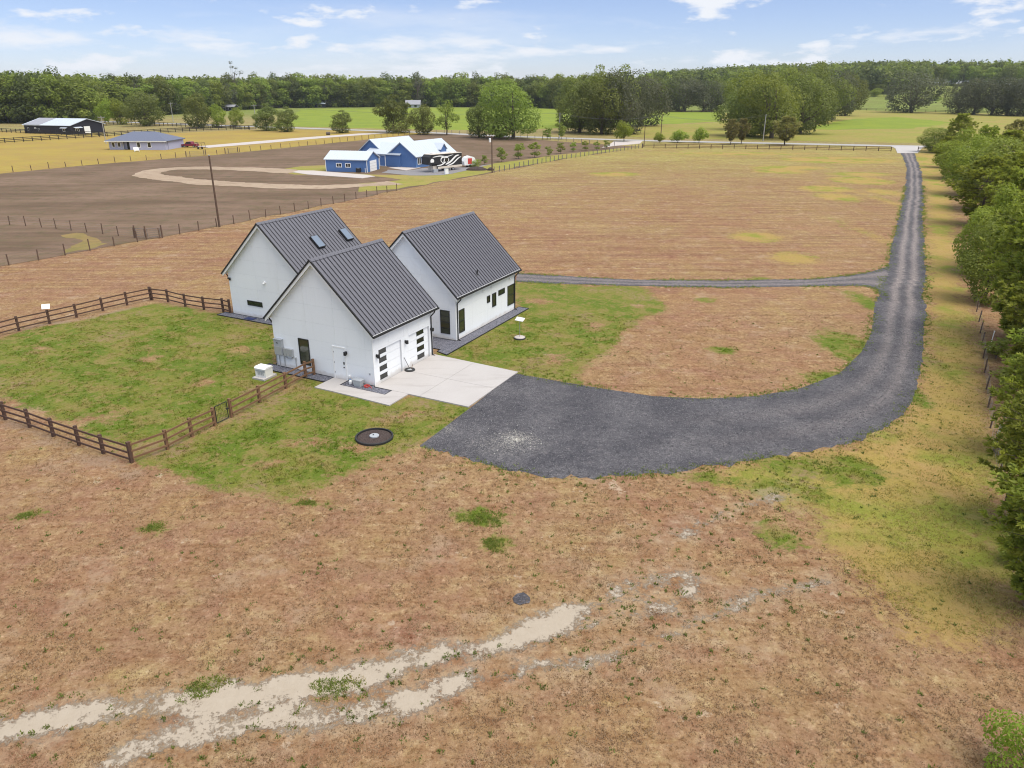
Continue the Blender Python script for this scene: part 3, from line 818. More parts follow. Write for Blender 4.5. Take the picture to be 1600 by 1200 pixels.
def gable_house(key, label, holes_g=(), holes_s=(), thick_side=False, n_pan=20):
    w, L, he, hr = DIM[key]
    root = empty('white_house', (*BASE[key], 0), TH, label=label, cat='house', group='three gabled wings of the white house')
    s = (hr-he)/(w/2+OH)
    ze = he + s*OH - 0.21; zr = hr - 0.21
    gable = [(0, 0), (w, 0), (w, ze), (w/2, zr), (0, ze)]
    core = MB()
    y0 = 0.24 if thick_side else 0.0
    g2 = [(y0, 0), (w, 0), (w, ze), (w/2, zr), (y0, ze + s*y0)]
    core.prism(g2, 'x', 0.0, L)
    if thick_side:      # piers and lintels round the garage openings
        us = [0.0]
        for h in holes_s: us += [h[0], h[2]]
        us.append(L)
        for i in range(0, len(us), 2): core.box((us[i], 0, 0), (us[i+1], 0.24, ze))
        for h in holes_s: core.box((h[0], 0.0, h[3]), (h[2], 0.24, ze))
    wall = core.build('wall', M['white_core'], root)
    half = [(-s, 1, ze - 0.012), (s, 1, ze + s*w - 0.012)]
    zs = [0.06, 1.28, 2.50, 3.72, 4.94, 6.16, 7.38, 8.3]
    us = [0.0] + list(np.arange(w/2 - 2.44*1.5, w, 2.44)[:4]) + [w]
    us = [u for u in us if 0 <= u <= w]
    for p in cells(us, zs, half, holes_g):
        mb = MB(); mb.prism(p, 'x', -0.011, -0.0005); mb.build('wall_panel', M['panel'], root)
    for p in cells(us, zs, half, ()):
        mb = MB(); mb.prism(p, 'x', L+0.0005, L+0.011); mb.build('wall_panel', M['panel'], root)
    us2 = list(np.linspace(0, L, 5))
    top = [(0, 1, ze - 0.02)]
    for p in cells(us2, [0.06, 1.28, 2.50, 3.72], top, holes_s):
        mb = MB(); mb.prism(p, 'y', -0.011, -0.0005); mb.build('wall_panel', M['panel'], root)
    for p in cells(us2, [0.06, 1.28, 2.50, 3.72], top, ()):
        mb = MB(); mb.prism(p, 'y', w+0.0005, w+0.011); mb.build('wall_panel', M['panel'], root)
    # corner trims
    for (cx, cy) in ((-0.016, -0.016), (-0.016, w-0.014), (L-0.014, -0.016), (L-0.014, w-0.014)):
        MB().box((cx, cy, 0.03), (cx+0.03, cy+0.03, ze - 0.05)).build('corner_trim', M['white_trim'], root)
    # roof deck with white soffit and fascia
    def zt(y): return he + s*(y+OH) if y <= w/2 else hr - s*(y-w/2)
    top_l = [(-OH, he), (w/2, hr), (w+OH, he)]
    deck = MB()
    a0, a1 = -0.30, L+0.30
    deck.prism([(-OH, he-0.045), (w/2, hr-0.045), (w/2, hr-0.20), (-OH, he-0.20)], 'x', a0, a1)
    deck.prism([(w/2, hr-0.045), (w+OH, he-0.045), (w+OH, he-0.20), (w/2, hr-0.20)], 'x', a0, a1)
    roof = deck.build('roof', M['white_trim'], root)
    for x0, x1 in ((-0.325, -0.30), (L+0.30, L+0.325)):       # white barge boards
        f = MB()
        f.prism([(-OH, he-0.10), (w/2, hr-0.10), (w/2, hr-0.33), (-OH, he-0.33)], 'x', x0, x1)
        f.prism([(w+OH, he-0.10), (w/2, hr-0.10), (w/2, hr-0.33), (w+OH, he-0.33)], 'x', x0, x1)
        f.build('barge_board', M['white_trim'], roof)
    for x0, x1 in ((-0.39, -0.326), (L+0.326, L+0.39)):     # black rake trims
        for a, b in (((-OH-0.03), w/2), (w/2, w+OH+0.03)):
            f = MB()
            za, zb = (he - s*0.03, hr) if a < 0 else (hr, he - s*0.03)
            f.prism([(a, za+0.045), (b, zb+0.045), (b, zb-0.09), (a, za-0.09)], 'x', x0, x1)
            f.build('rake_trim', M['black'], roof)
    # standing seam pans
    sl = math.hypot(w/2+OH, hr-he); ang = math.atan(s)
    pw = (L+0.65)/n_pan
    pan = MB()
    pan.box((0.004, 0.0, -0.03), (pw-0.004, sl-0.02, 0.0), 0)
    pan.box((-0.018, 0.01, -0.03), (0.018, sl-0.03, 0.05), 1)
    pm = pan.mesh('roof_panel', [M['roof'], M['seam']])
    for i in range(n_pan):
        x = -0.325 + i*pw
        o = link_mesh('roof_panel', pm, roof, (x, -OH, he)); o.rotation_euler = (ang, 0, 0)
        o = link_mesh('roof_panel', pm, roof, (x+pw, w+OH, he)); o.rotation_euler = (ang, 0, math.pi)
    rc = MB()
    rc.prism([(w/2-0.16, hr-0.16*s+0.062), (w/2, hr+0.075), (w/2+0.16, hr-0.16*s+0.062), (w/2+0.16, hr-0.16*s+0.04), (w/2, hr+0.05), (w/2-0.16, hr-0.16*s+0.04)], 'x', -0.39, L+0.39)
    rc.build('ridge_cap', M['roof'], roof)
    # gutters and downpipes
    for yy in (-OH-0.145, w+OH+0.02):
        gt = MB(); gt.box((-0.36, yy, he-0.16), (L+0.36, yy+0.125, he-0.035)); gt.build('gutter', M['black'], roof)
    for (x, yy, sg) in ((0.16, -0.0, -1), (L-0.16, -0.0, -1), (0.16, w, 1), (L-0.16, w, 1)):
        if key == 'B' and x < 1 and sg < 0: continue
        dp = MB()
        ye = (-OH-0.07) if sg < 0 else (w+OH+0.07)
        yw = yy + sg*0.07
        dp.path([(x, ye, he-0.16), (x, ye, he-0.26), (x, yw, he-0.62), (x, yw, 0.12), (x, yw+sg*0.22, 0.05)], 0.045, 8)
        dp.build('downpipe', M['black'], root)
    # footing line
    return root, s, roof, ang
GARDOORS = [(0.58, 0.0, 3.12, 2.36), (4.02, 0.0, 6.56, 2.36)]
A, sA, roofA, angA = gable_house('A', 'rear left white gabled wing with two skylights and one low slot window', n_pan=23)
B, sB, roofB, angB = gable_house('B', 'white gabled garage wing with two garage doors and a side door', holes_s=GARDOORS, thick_side=True, n_pan=20)
Cc, sC, roofC, angC = gable_house('C', 'right white gabled wing with a row of dark windows of several sizes', n_pan=28)
window(A, 'g', 5.20, 6.90, 1.06, 1.49, M['glass'])
window(B, 'g', 5.38, 6.30, 0.55, 2.44, M['glass_green'], bars=0)
window(Cc, 'g', 0.53, 1.39, 0.50, 2.38, M['glass_green'], bars=3, fr=0.05)
window(Cc, 's', 0.40, 1.24, 0.53, 2.37, M['glass_green'], bars=1, fr=0.05)
for a in ((4.86, 5.37, 1.84, 2.41), (5.74, 6.42, 1.27, 2.41), (6.84, 7.95, 1.98, 2.44)): window(Cc, 's', *a, M['glass'])
window(Cc, 's', 8.48, 9.72, 0.67, 2.42, M['glass_green'], bars=1, fr=0.05)
# white flood spot on wing A, vent pipe on wing C
mb = MB(); mb.tube((-0.012, 4.64, 3.27), (-0.10, 4.64, 3.27), 0.10, 0.12, 12); mb.tube((-0.10, 4.64, 3.27), (-0.17, 4.64, 3.17), 0.07, 0.09, 10); mb.build('flood_light', M['white_trim'], A)
mb = MB(); mb.box((-0.14, 8.52, 3.02), (-0.012, 8.64, 3.24)); mb.box((-0.24, 8.47, 3.16), (-0.14, 8.67, 3.28)); mb.build('security_lamp', M['black'], A)
wC, LC, heC, hrC = DIM['C']
zC = heC + sC*(0.42+OH)
mb = MB(); mb.tube((4.13, 0.42, zC-0.05), (4.13, 0.42, zC+0.36), 0.055, 0.055, 10); mb.tube((4.13, 0.42, zC-0.02), (4.13, 0.42, zC+0.10), 0.12, 0.06, 10); mb.build('vent_pipe', M['black'], roofC)
# floodlight heads under the eave of wing C
for x in (4.2, 5.6, 8.8):
    mb = MB(); mb.box((x-0.05, -0.06, 3.02), (x+0.05, -0.012, 3.14)); mb.tube((x, -0.06, 3.08), (x, -0.16, 3.0), 0.05, 0.065, 8); mb.build('eave_spot', M['white_trim'], Cc)
# skylights
wA, LA, heA, hrA = DIM['A']
for x0 in (3.55, 7.28):
    y0, y1 = 1.72, 2.62
    z0 = heA + sA*(y0+OH)
    ln = (y1-y0)/math.cos(angA)
    fr = MB()
    W_ = 0.86
    fr.box((0, 0, -0.02), (W_, 0.07, 0.22)); fr.box((0, ln-0.07, -0.02), (W_, ln, 0.22))
    fr.box((0, 0.07, -0.02), (0.07, ln-0.07, 0.22)); fr.box((W_-0.07, 0.07, -0.02), (W_, ln-0.07, 0.22))
    o = fr.build('skylight', M['black'], roofA, (x0, y0, z0)); o.rotation_euler = (angA, 0, 0)
    p = MB(); p.box((0.05, 0.05, 0.17), (W_-0.05, ln-0.05, 0.235)); p.build('pane', M['skyglass'], o)

# garage doors: four sections each with one dark pane
for (u0, z0, u1, z1), left in zip(GARDOORS, (True, False)):
    dr = empty('garage_door', (u0, 0.11, 0.0)); dr.parent = B
    Wd, Hd = u1-u0, z1-z0
    h = Hd/4
    for k in range(4):
        sec = MB(); sec.box((0.01, 0, k*h+0.012), (Wd-0.01, 0.05, (k+1)*h-0.006))
        so = sec.build('door_section', M['panel'], dr)
        a, b = (0.10, 0.95) if left else (1.10, 1.98)
        pn = MB(); pn.box((a, -0.012, k*h+0.24), (b, -0.0005, k*h+0.52)); pn.build('pane', M['glass'], so)
        fr = MB()
        fr.box((a-0.03, -0.018, k*h+0.21), (b+0.03, -0.0005, k*h+0.238)); fr.box((a-0.03, -0.018, k*h+0.522), (b+0.03, -0.0005, k*h+0.55))
        fr.build('pane_frame', M['black'], so)
    sill = MB(); sill.box((0.0, -0.13, 0.002), (Wd, -0.012, 0.014)); sill.build('threshold', M['grey_box'], dr)
def sconce(root, side, u, z, nm='wall_lamp'):
    mb = MB()
    def bx(a, b):
        if side == 'g': mb.box((-b[1], a[0], a[2]), (-a[1], b[0], b[2]))
        else: mb.box((a[0], -b[1], a[2]), (b[0], -a[1], b[2]))
    bx((u-0.06, 0.012, z-0.10), (u+0.06, 0.04, z+0.10))
    bx((u-0.05, 0.04, z+0.02), (u+0.05, 0.17, z+0.06))
    bx((u-0.075, 0.10, z-0.14), (u+0.075, 0.25, z+0.10))
    mb.build(nm, M['black'], root)
for u in (0.33, 3.57, 6.76): sconce(B, 's', u, 2.07)
sconce(B, 'g', 2.17, 2.03)
# side door with trim, keypad and knob
dt = MB()
dt.box((-0.05, 2.24, 0.04), (-0.0115, 2.33, 2.36)); dt.box((-0.05, 3.27, 0.04), (-0.0115, 3.36, 2.36)); dt.box((-0.05, 2.33, 2.27), (-0.0115, 3.27, 2.36))
door = MB(); door.box((-0.032, 2.335, 0.05), (-0.0115, 3.265, 2.265))
dob = door.build('side_door', M['panel'], B)
dt.build('door_frame', M['white_trim'], dob)
for z in (0.5, 1.2, 1.95):
    mb = MB(); mb.box((-0.056, 3.235, z-0.05), (-0.033, 3.27, z+0.05)); mb.build('hinge', M['grey_metal'], dob)
mb = MB(); mb.box((-0.07, 2.39, 1.16), (-0.033, 2.47, 1.34)); mb.build('keypad', M['black'], dob)
mb = MB(); mb.tube((-0.033, 2.43, 0.96), (-0.10, 2.43, 0.96), 0.03, 0.045, 10); mb.build('door_knob', M['black'], dob)
# electrics on the garage gable
def gbox(name, y0, y1, z0, z1, dpt, m, parent=B, extra=None):
    mb = MB(); mb.box((-dpt, y0, z0), (-0.012, y1, z1))
    if extra: extra(mb)
    return mb.build(name, m, parent)
cab = gbox('electric_cabinet', 7.72, 8.38, 0.98, 2.10, 0.26, M['grey_box'])
gbox('cabinet_lid', 7.70, 8.40, 2.105, 2.14, 0.30, M['grey_box'], cab)
gbox('cabinet_door', 7.75, 8.35, 1.02, 1.62, 0.285, M['conduit'], cab)
mb = MB(); mb.box((-0.268, 8.0, 1.83), (-0.261, 8.16, 1.90)); mb.build('badge', M['black'], cab)
for y in (6.86, 7.13, 7.40): gbox('meter_box', y, y+0.25, 0.98, 1.52, 0.19, M['conduit'])
gbox('meter_box', 8.42, 8.52, 1.0, 1.62, 0.14, M['conduit'])
gbox('junction_box', 6.64, 6.76, 0.80, 0.95, 0.10, M['conduit'])
for y, z0, z1 in ((8.20, 0.05, 0.98), (7.74, 0.05, 0.98), (6.70, 0.05, 0.80), (8.48, 0.05, 1.0)):
    mb = MB(); mb.tube((-0.06, y, z0), (-0.06, y, z1), 0.028, n=8); mb.build('conduit', M['conduit'], B)
mb = MB(); mb.path([(-0.08, 7.70, 1.02), (-0.10, 7.55, 0.84), (-0.10, 7.3, 0.80), (-0.10, 7.02, 0.84), (-0.08, 6.92, 0.98)], 0.035, 8); mb.build('conduit', M['conduit'], B)
gbox('outlet_cover', 0.30, 0.40, 0.78, 0.90, 0.06, M['grey_box'])
gbox('hose_bib', 1.98, 2.10, 0.32, 0.46, 0.12, M['white_trim'])

# ------------------------------------------------------------------ slabs, walk and gravel beds (in each wing's frame)
def local(key, x, y, z=0.0):
    c, s = math.cos(TH), math.sin(TH)
    bx, by = BASE[key]
    return (bx + x*c - y*s, by + x*s + y*c, z)
slab = empty('concrete_driveway', local('B', 0, 0), TH, kind='structure')
SL = 6.62
for (x0, x1, y0, y1) in ((-0.12, 3.24, -3.56, 0.13), (3.26, SL, -3.56, 0.13), (-0.12, 3.24, -7.18, -3.58), (3.26, SL, -7.18, -3.58)):
    mb = MB(); mb.box((x0, y0, 0.0), (x1, y1, 0.075)); 
    if y1 > 0:      # keep clear of the piers
        mb = MB(); mb.box((x0, y0, 0.0), (x1, -0.012, 0.075))
    mb.build('slab', M['concrete'], slab)
for u0, z0, u1, z1 in GARDOORS:
    mb = MB(); mb.box((u0+0.005, -0.011, 0.0), (u1-0.005, 0.15, 0.0015)); mb.build('slab', M['concrete'], slab)
# slab step strip toward the gravel bed corner
mb = MB(); mb.prism([(SL+0.003, -0.02), (SL+0.38, -0.02), (SL+0.003, -7.18)], 'z', 0.0, 0.075); mb.build('slab', M['concrete'], slab)
walk = empty('concrete_walk', local('B', 0, 0), TH, kind='structure')
for poly in ([(-2.0, 3.42), (-0.06, 3.42), (-0.06, 2.22), (-2.0, 2.22)], [(-2.0, 2.21), (-0.92, 2.21), (-0.92, 0.0), (-2.06, 0.0)], [(-2.06, -0.01), (-0.92, -0.01), (-0.92, -1.46), (-2.12, -1.46)],
             [(-2.12, -1.47), (-0.13, -1.47), (-0.13, -2.72), (-2.18, -2.72)]):
    mb = MB(); mb.prism(poly, 'z', 0.0, 0.07); mb.build('slab', M['concrete'], walk)
def bed_material():
    t = NT('blue_grey_stones'); p = t.pos()
    v = t.node('ShaderNodeSeparateColor', {0: t.voro(p, 18.0)}).outputs[0]
    n = t.noise(p, 0.8, 3)
    c = t.mix(v, (0.045, 0.047, 0.060), (0.25, 0.25, 0.29))
    c = t.mix(t.math('MULTIPLY', n, 0.5), c, (0.10, 0.10, 0.125))
    return t.principled(c, 0.9, 0, t.bump(v, 0.7, 0.03), 0.2)
M['bed'] = bed_material()
def bed(key, poly, name='gravel_bed'):
    q = [local(key, *p)[:2] for p in poly]
    mb = MB(); mb.prism(q, 'z', 0.0, 0.045)
    o = mb.build(name, M['bed']); tag(o, kind='structure')
    ed = MB()
    for a, b in zip(q, q[1:]+q[:1]):
        a_, b_ = Vector((*a, 0)), Vector((*b, 0)); dd = (b_-a_).normalized(); nn = Vector((-dd.y, dd.x, 0))*0.02
        vsx = [a_-nn, b_-nn, b_+nn, a_+nn]
        ed.add([(*p[:2], 0.0) for p in vsx]+[(*p[:2], 0.075) for p in vsx], [(4,5,6,7),(0,1,5,4),(1,2,6,5),(2,3,7,6),(3,0,4,7)])
    ed.build('bed_edging', M['black'], o)
    return o
bed('B', [(-0.90, 2.19), (-0.02, 2.19), (-0.02, -0.02), (-0.14, -0.02), (-0.14, -1.44), (-0.90, -1.44)])
bed('B', [(-0.95, 9.3), (-0.02, 9.3), (-0.02, 3.45), (-0.95, 3.45)])
bed('C', [(-3.10, -1.05), (10.65, -1.0), (10.65, -0.02), (-0.02, -0.02), (-0.02, 3.0), (-2.3, 3.0), (-2.3, 0.0), (-2.75, 0.0)])
bed('A', [(-0.95, 9.75), (-0.02, 9.75), (-0.02, 3.0), (-0.95, 3.0)])
# things at the garage
t = empty('standby_generator', local('B', -2.05, 7.75), TH+R(2), label='white boxy standby generator on a pale pad by the garage corner', cat='generator')
MB().box((-0.62, -0.52, 0), (0.62, 0.52, 0.12)).build('pad', M['concrete'], t)
mb = MB(); mb.prism([(-0.34, 0.12), (0.34, 0.12), (0.36, 0.72), (0.26, 0.80), (-0.26, 0.80), (-0.36, 0.72)], 'y', -0.45, 0.45)
mb.build('housing', M['cream'], t)
mb = MB(); mb.prism([(-0.39, 0.705), (0.39, 0.705), (0.39, 0.73), (0.28, 0.83), (-0.28, 0.83), (-0.39, 0.73)], 'y', -0.48, 0.48); mb.build('lid', M['white_trim'], t)
for k in range(4):
    mb = MB(); mb.box((-0.372, -0.28+k*0.14, 0.28), (-0.352, -0.20+k*0.14, 0.5)); mb.build('louvre', M['grey_box'], t)
mb = MB(); mb.box((-0.376, -0.40, 0.52), (-0.356, 0.40, 0.62)); mb.build('front_band', M['grey_box'], t)
# storage tub with lid beside the walk
t = empty('storage_tub', local('B', -0.45, 1.02), TH, label='grey plastic storage tub standing on the gravel between walk and garage', cat='storage tub')
mb = MB(); mb.lathe([(0.24, 0.045), (0.26, 0.05), (0.33, 0.42), (0.35, 0.43), (0.35, 0.46)], n=4); o = mb.build('tub', M['tub'], t); o.rotation_euler = (0, 0, R(45)); o.scale = (0.9, 1.35, 1)
o.rotation_euler = (0, 0, 0); 
mb = MB(); mb.lathe([(0.37, 0.462), (0.37, 0.50), (0.30, 0.53)], n=4); o2 = mb.build('lid', M['grey_box'], t); o2.scale = (0.9, 1.35, 1)
for o_ in (o, o2): o_.data.transform(Matrix.Rotation(R(45), 4, 'Z'))
t = empty('water_jug', local('B', -0.40, 1.72), 0, label='small white jug on the gravel next to the storage tub', cat='jug')
mb = MB(); mb.lathe([(0.09, 0.045), (0.11, 0.06), (0.11, 0.24), (0.04, 0.31), (0.04, 0.34)], n=12); mb.build('jug_body', M['white_trim'], t)
mb = MB(); mb.lathe([(0.045, 0.342), (0.045, 0.37)], n=10); mb.build('cap', M['blue_plastic'], t)
t = empty('hose_reel', local('B', -0.35, 0.42), 0, label='coiled red hose on the gravel at the garage wall', cat='hose')
mb = MB()
for r_, z_ in ((0.17, 0.07), (0.15, 0.10), (0.18, 0.13)):
    pts = [(r_*math.cos(a*math.pi/8), r_*math.sin(a*math.pi/8), z_) for a in range(17)]
    mb.path(pts, 0.02, 6)
mb.build('coil', M['red'], t)
mb = MB(); mb.path([(0.18, 0, 0.13), (0.3, -0.1, 0.08), (0.36, -0.3, 0.065)], 0.02, 6); mb.build('loose_end', M['red'], t)
# umbrella-like base with tilted stick in front of the doors
p = g(640.5, 580)
t = empty('sign_base', (p.x, p.y, 0.075), 0, label='round black weighted base with a thin leaning stick by the garage doors', cat='stand')
mb = MB(); mb.lathe([(0.36, 0), (0.37, 0.04), (0.34, 0.09), (0.20, 0.09), (0.18, 0.05), (0.05, 0.05)], n=28); mb.build('base_ring', M['rubber'], t)
mb = MB(); mb.lathe([(0.17, 0.055), (0.10, 0.085), (0.06, 0.10)], n=16); mb.build('weight', M['grey_box'], t)
mb = MB(); mb.tube((0.02, 0, 0.06), (-0.36, 0.05, 0.92), 0.018, n=8); mb.build('stick', M['black'], t)
mb = MB(); mb.tube((0.10, 0.05, 0.06), (0.22, 0.15, 0.42), 0.016, n=8); mb.build('short_stick', M['wood'], t)
# flat antenna panel on a pole in the lawn
p = g(812, 529)
t = empty('antenna_stand', (p.x, p.y, 0.0), 0, label='tilted white flat panel on a thin pole with round base in the lawn', cat='antenna')
mb = MB(); mb.lathe([(0.46, 0), (0.47, 0.07), (0.44, 0.11)], n=28); mb.build('base_ring', M['rubber'], t)
mb = MB(); mb.lathe([(0.42, 0.112), (0.40, 0.15), (0.1, 0.17)], n=24); mb.build('base_fill', M['pale_drive'], t)
mb = MB(); mb.tube((0, 0, 0.16), (0, 0, 1.52), 0.022, n=8); mb.build('pole', M['grey_metal'], t)
Mx = Matrix.Translation((0.02, 0, 1.56)) @ Matrix.Rotation(R(-34), 4, 'Z') @ Matrix.Rotation(R(30), 4, 'X')
mb = MB(); mb.box((-0.36, -0.19, 0), (0.36, 0.19, 0.05), M=Mx); mb.build('panel', M['white_trim'], t)
mb = MB(); mb.box((-0.06, -0.06, -0.10), (0.06, 0.06, -0.002), M=Mx); mb.build('bracket', M['grey_metal'], t)
# second panel, on the yard fence
p = g(78, 506)
t = empty('flat_antenna', (p.x, p.y, 1.28), 0, label='small white flat panel on a post of the yard fence', cat='antenna')
Mx = Matrix.Translation((0, 0, 0.20)) @ Matrix.Rotation(R(20), 4, 'Z') @ Matrix.Rotation(R(50), 4, 'X')
mb = MB(); mb.box((-0.30, -0.22, 0), (0.30, 0.22, 0.04), M=Mx); mb.build('panel', M['white_trim'], t)
mb = MB(); mb.tube((0, 0, 0.0), (0, 0, 0.19), 0.025, n=8); mb.build('mast', M['grey_metal'], t)
# round mulch bed
p = g(585, 684)
t = empty('round_mulch_bed', (p.x, p.y, 0), 0, label='round bed of dark mulch with black edging and grey lid in the middle', cat='mulch bed')
def mulch_material():
    t_ = NT('brown_mulch'); q = t_.pos(); n = t_.noise(q, 14, 4, 0.8); n2 = t_.noise(q, 2.0, 3)
    c = t_.mix(t_.step(n, 0.35, 0.7), (0.035, 0.026, 0.024), (0.115, 0.088, 0.080))
    return t_.principled(c, 0.95, 0, t_.bump(n, 0.8, 0.05), 0.1)
mb = MB(); mb.lathe([(1.0, 0.02), (0.9, 0.07), (0.4, 0.10), (0.02, 0.105)], n=40); mb.build('mulch', mulch_material(), t)
mb = MB(); mb.lathe([(0.98, 0.0), (0.98, 0.13), (1.04, 0.14), (1.07, 0.12), (1.07, 0.0)], n=48); mb.build('edging', M['rubber'], t)
mb = MB(); mb.lathe([(0.27, 0.10), (0.27, 0.16), (0.24, 0.175), (0.02, 0.18)], n=24); lid = mb.build('lid', M['grey_box'], t)
mb = MB(); mb.tube((-0.05, 0.0, 0.18), (-0.05, 0.0, 0.215), 0.035, n=10); mb.build('lid_knob', M['black'], lid)
t = empty('ground_mat', local('A', -0.55, 6.3), TH, label='dark blue mat lying on the gravel under the slot window', cat='mat')
mb = MB(); mb.prism([(-0.25, -0.45), (0.27, -0.5), (0.25, 0.45), (-0.27, 0.42)], 'z', 0.05, 0.09); mb.build('mat', simple('navy_fabric', (0.02, 0.03, 0.10), 0.8), t)
mb = MB(); mb.prism([(-0.05, -0.40), (0.02, -0.40), (0.02, 0.38), (-0.05, 0.36)], 'z', 0.091, 0.11); mb.build('fold', simple('navy_fold', (0.025, 0.035, 0.12), 0.8), t)

# ------------------------------------------------------------------ fences
def board_fence(name, label, cat, group, pts, rails=3, h=1.2, ps=0.075, rt=0.02, rw=0.07, mat=None, closed_first=True, joined=False, base=None):
    """posts at the given ground points, one board per bay and rail"""
    pts = [Vector((p[0], p[1], 0)) for p in pts]
    root = empty(name, pts[0], 0, label=label, cat=cat, group=group)
    o0 = pts[0]
    pm = {}
    for i, p in enumerate(pts):
        dd = (pts[min(i+1, len(pts)-1)] - pts[max(i-1, 0)]).normalized()
        a = math.atan2(dd.y, dd.x)
        key = 'p'
        if key not in pm: pm[key] = MB().box((-ps, -ps, 0), (ps, ps, h+0.02)).mesh('post', mat)
        o = link_mesh('post', pm[key], root, p - o0); o.rotation_euler = (0, 0, a); o.scale = (1, 1, random.uniform(0.97, 1.05))
    jm = MB()
    for p, q in zip(pts[:-1], pts[1:]):
        d_ = q-p; L_ = d_.length; a = math.atan2(d_.y, d_.x)
        for k in range(rails):
            z = h*(k+0.78)/rails - 0.02
            if joined:
                jm.box((0, -ps-2*rt-0.002, z-rw), (L_, -ps-0.002, z+rw), M=Matrix.Translation(p-o0) @ Matrix.Rotation(a, 4, 'Z'))
            else:
                key = round(L_, 2)
                if key not in pm: pm[key] = MB().box((0.004, -ps-2*rt-0.002, -rw), (L_-0.004, -ps-0.002, rw)).mesh('rail', mat)
                o = link_mesh('rail', pm[key], root, p - o0 + Vector((0, 0, z))); o.rotation_euler = (0, random.uniform(-0.006, 0.006), a)
    if joined: jm.build('rail', mat, root)
    return root
def spread(pts, step):
    P = np.array([tuple(p)[:2] for p in pts], float)
    s = np.r_[0, np.cumsum(np.hypot(*np.diff(P, axis=0).T))]
    q = np.linspace(0, s[-1], max(2, int(round(s[-1]/step))+1))
    return list(zip(np.interp(q, s, P[:, 0]), np.interp(q, s, P[:, 1])))
YG = 'runs of the wooden yard fence'
board_fence('yard_fence', 'brown three rail fence run from lower left to the front corner post', 'fence', YG, gp([(-36,644),(9,656),(47,668),(84,682),(124,696),(162,709),(206,723)][:]), mat=M['wood_dark'], h=1.15, rw=0.055)
board_fence('yard_fence', 'brown three rail fence run from the corner post to the gate', 'fence', YG, gp([(207.5,722),(262,702),(300,682),(336,665)]), mat=M['wood'], h=1.15, rw=0.055)
board_fence('yard_fence', 'brown three rail fence run from the gate to the garage wall', 'fence', YG, gp([(362,652),(406,629),(447,607),(478,590),(491,586)]), mat=M['wood'], h=1.15, rw=0.055)
board_fence('yard_fence', 'dark brown rear yard fence with three rails from the left to the back corner', 'fence', YG, gp([(-60,541),(-14,529),(30,517),(78,506),(120,496),(161,486),(199,477),(236,469)]), mat=M['wood_dark'], h=1.2, rw=0.05)
board_fence('yard_fence', 'dark brown yard fence with three rails from the back corner to the rear left wing', 'fence', YG, gp([(238,469),(263,472),(290,479),(319,484),(349,487),(360,490)]), mat=M['wood_dark'], h=1.2, rw=0.05)
# gate
a, b = g(337.5, 664), g(361, 652.5)
t = empty('yard_gate', (a.x, a.y, 0), math.atan2(b.y-a.y, b.x-a.x), label='small black metal gate in the wooden yard fence', cat='gate')
L_ = math.hypot(b.x-a.x, b.y-a.y) - 0.16
mb = MB()
mb.path([(0.1, 0, 0.08), (0.1, 0, 1.12), (0.1+L_-0.12, 0, 1.12), (0.1+L_-0.12, 0, 0.08), (0.1, 0, 0.08)], 0.026, 8); mb.build('gate_frame', M['black'], t)
mb = MB()
for k in range(1, 8): mb.tube((0.1+(L_-0.12)*k/8, 0, 0.1), (0.1+(L_-0.12)*k/8, 0, 1.1), 0.005, n=4)
for k in range(1, 8): mb.tube((0.11, 0, 0.08+0.13*k), (L_-0.03, 0, 0.08+0.13*k), 0.005, n=4)
mb.build('gate_mesh', M['black'], t)
mb = MB(); mb.box((L_-0.08, -0.05, 0.62), (L_+0.06, 0.05, 0.70)); mb.build('latch', M['black'], t)

def wire_fence(name, label, pts, step, h=1.3, r=0.055, mat=None, wires=4, group='wire fences with wooden posts', hwire=None):
    P = spread(pts, step)
    root = empty(name, (*P[0], 0), 0, label=label, cat='fence', group=group)
    pm = MB().tube((0, 0, 0), (0, 0, h), r, r*0.92, 6).mesh('post', mat or M['post'])
    mb = MB()
    for i, (x, y) in enumerate(P):
        o = link_mesh('post', pm, root, (x-P[0][0], y-P[0][1], 0))
        o.rotation_euler = (random.uniform(-.04, .04), random.uniform(-.04, .04), random.uniform(0, 3)); o.scale = (1, 1, random.uniform(0.88, 1.1))
    for (x0, y0), (x1, y1) in zip(P[:-1], P[1:]):
        for k in range(wires):
            z = h*0.92*(k+1)/wires
            mb.tube((x0-P[0][0], y0-P[0][1], z), (x1-P[0][0], y1-P[0][1], z), 0.006, n=3, cap=False)
    mb.build('wire', M['wire'], root)
    return root
wire_fence('wire_fence', 'long wire fence with wooden posts behind the white house', gp(WIRE_PTS[:9]), 3.1, h=1.35, r=0.075)
wire_fence('wire_fence', 'closely posted grey fence from the wired pole to the road corner', gp([(772,269.7),(880,249),(1003,231)]), 2.4, h=1.3, r=0.10, mat=M['grey_wood'])
wire_fence('wire_fence', 'wire fence curving round the ploughed corner at the left edge', gp([(-40,349),(9,351),(60,355),(114,361),(170,367),(210,372)]), 3.0, h=1.35, r=0.07)
wire_fence('wire_fence', 'far wire fence between the yellow field and the brown ploughed field', gp(FARF_PTS), 4.2, h=1.4, r=0.09)
wire_fence('wire_fence', 'wire fence along the near side of the road behind the blue house', gp([(640,210),(690,207.8),(780,212.6),(880,220.5),(960,228)]), 4.2, h=1.4, r=0.09, mat=M['grey_wood'])
board_fence('road_fence', 'dark board fence along the front of the big brown field', 'fence', None, spread(gp([(1004,231.2),(1100,232.4),(1250,234),(1392,236.5)]), 3.4), rails=3, h=1.3, ps=0.09, mat=M['wood_dark'], joined=True, rw=0.06)
board_fence('road_fence', 'short board fence right of the concrete entrance', 'fence', None, spread(gp([(1434,236.5),(1475,237.5),(1530,238.5)]), 3.4), rails=3, h=1.3, ps=0.09, mat=M['wood_dark'], joined=True, rw=0.06)
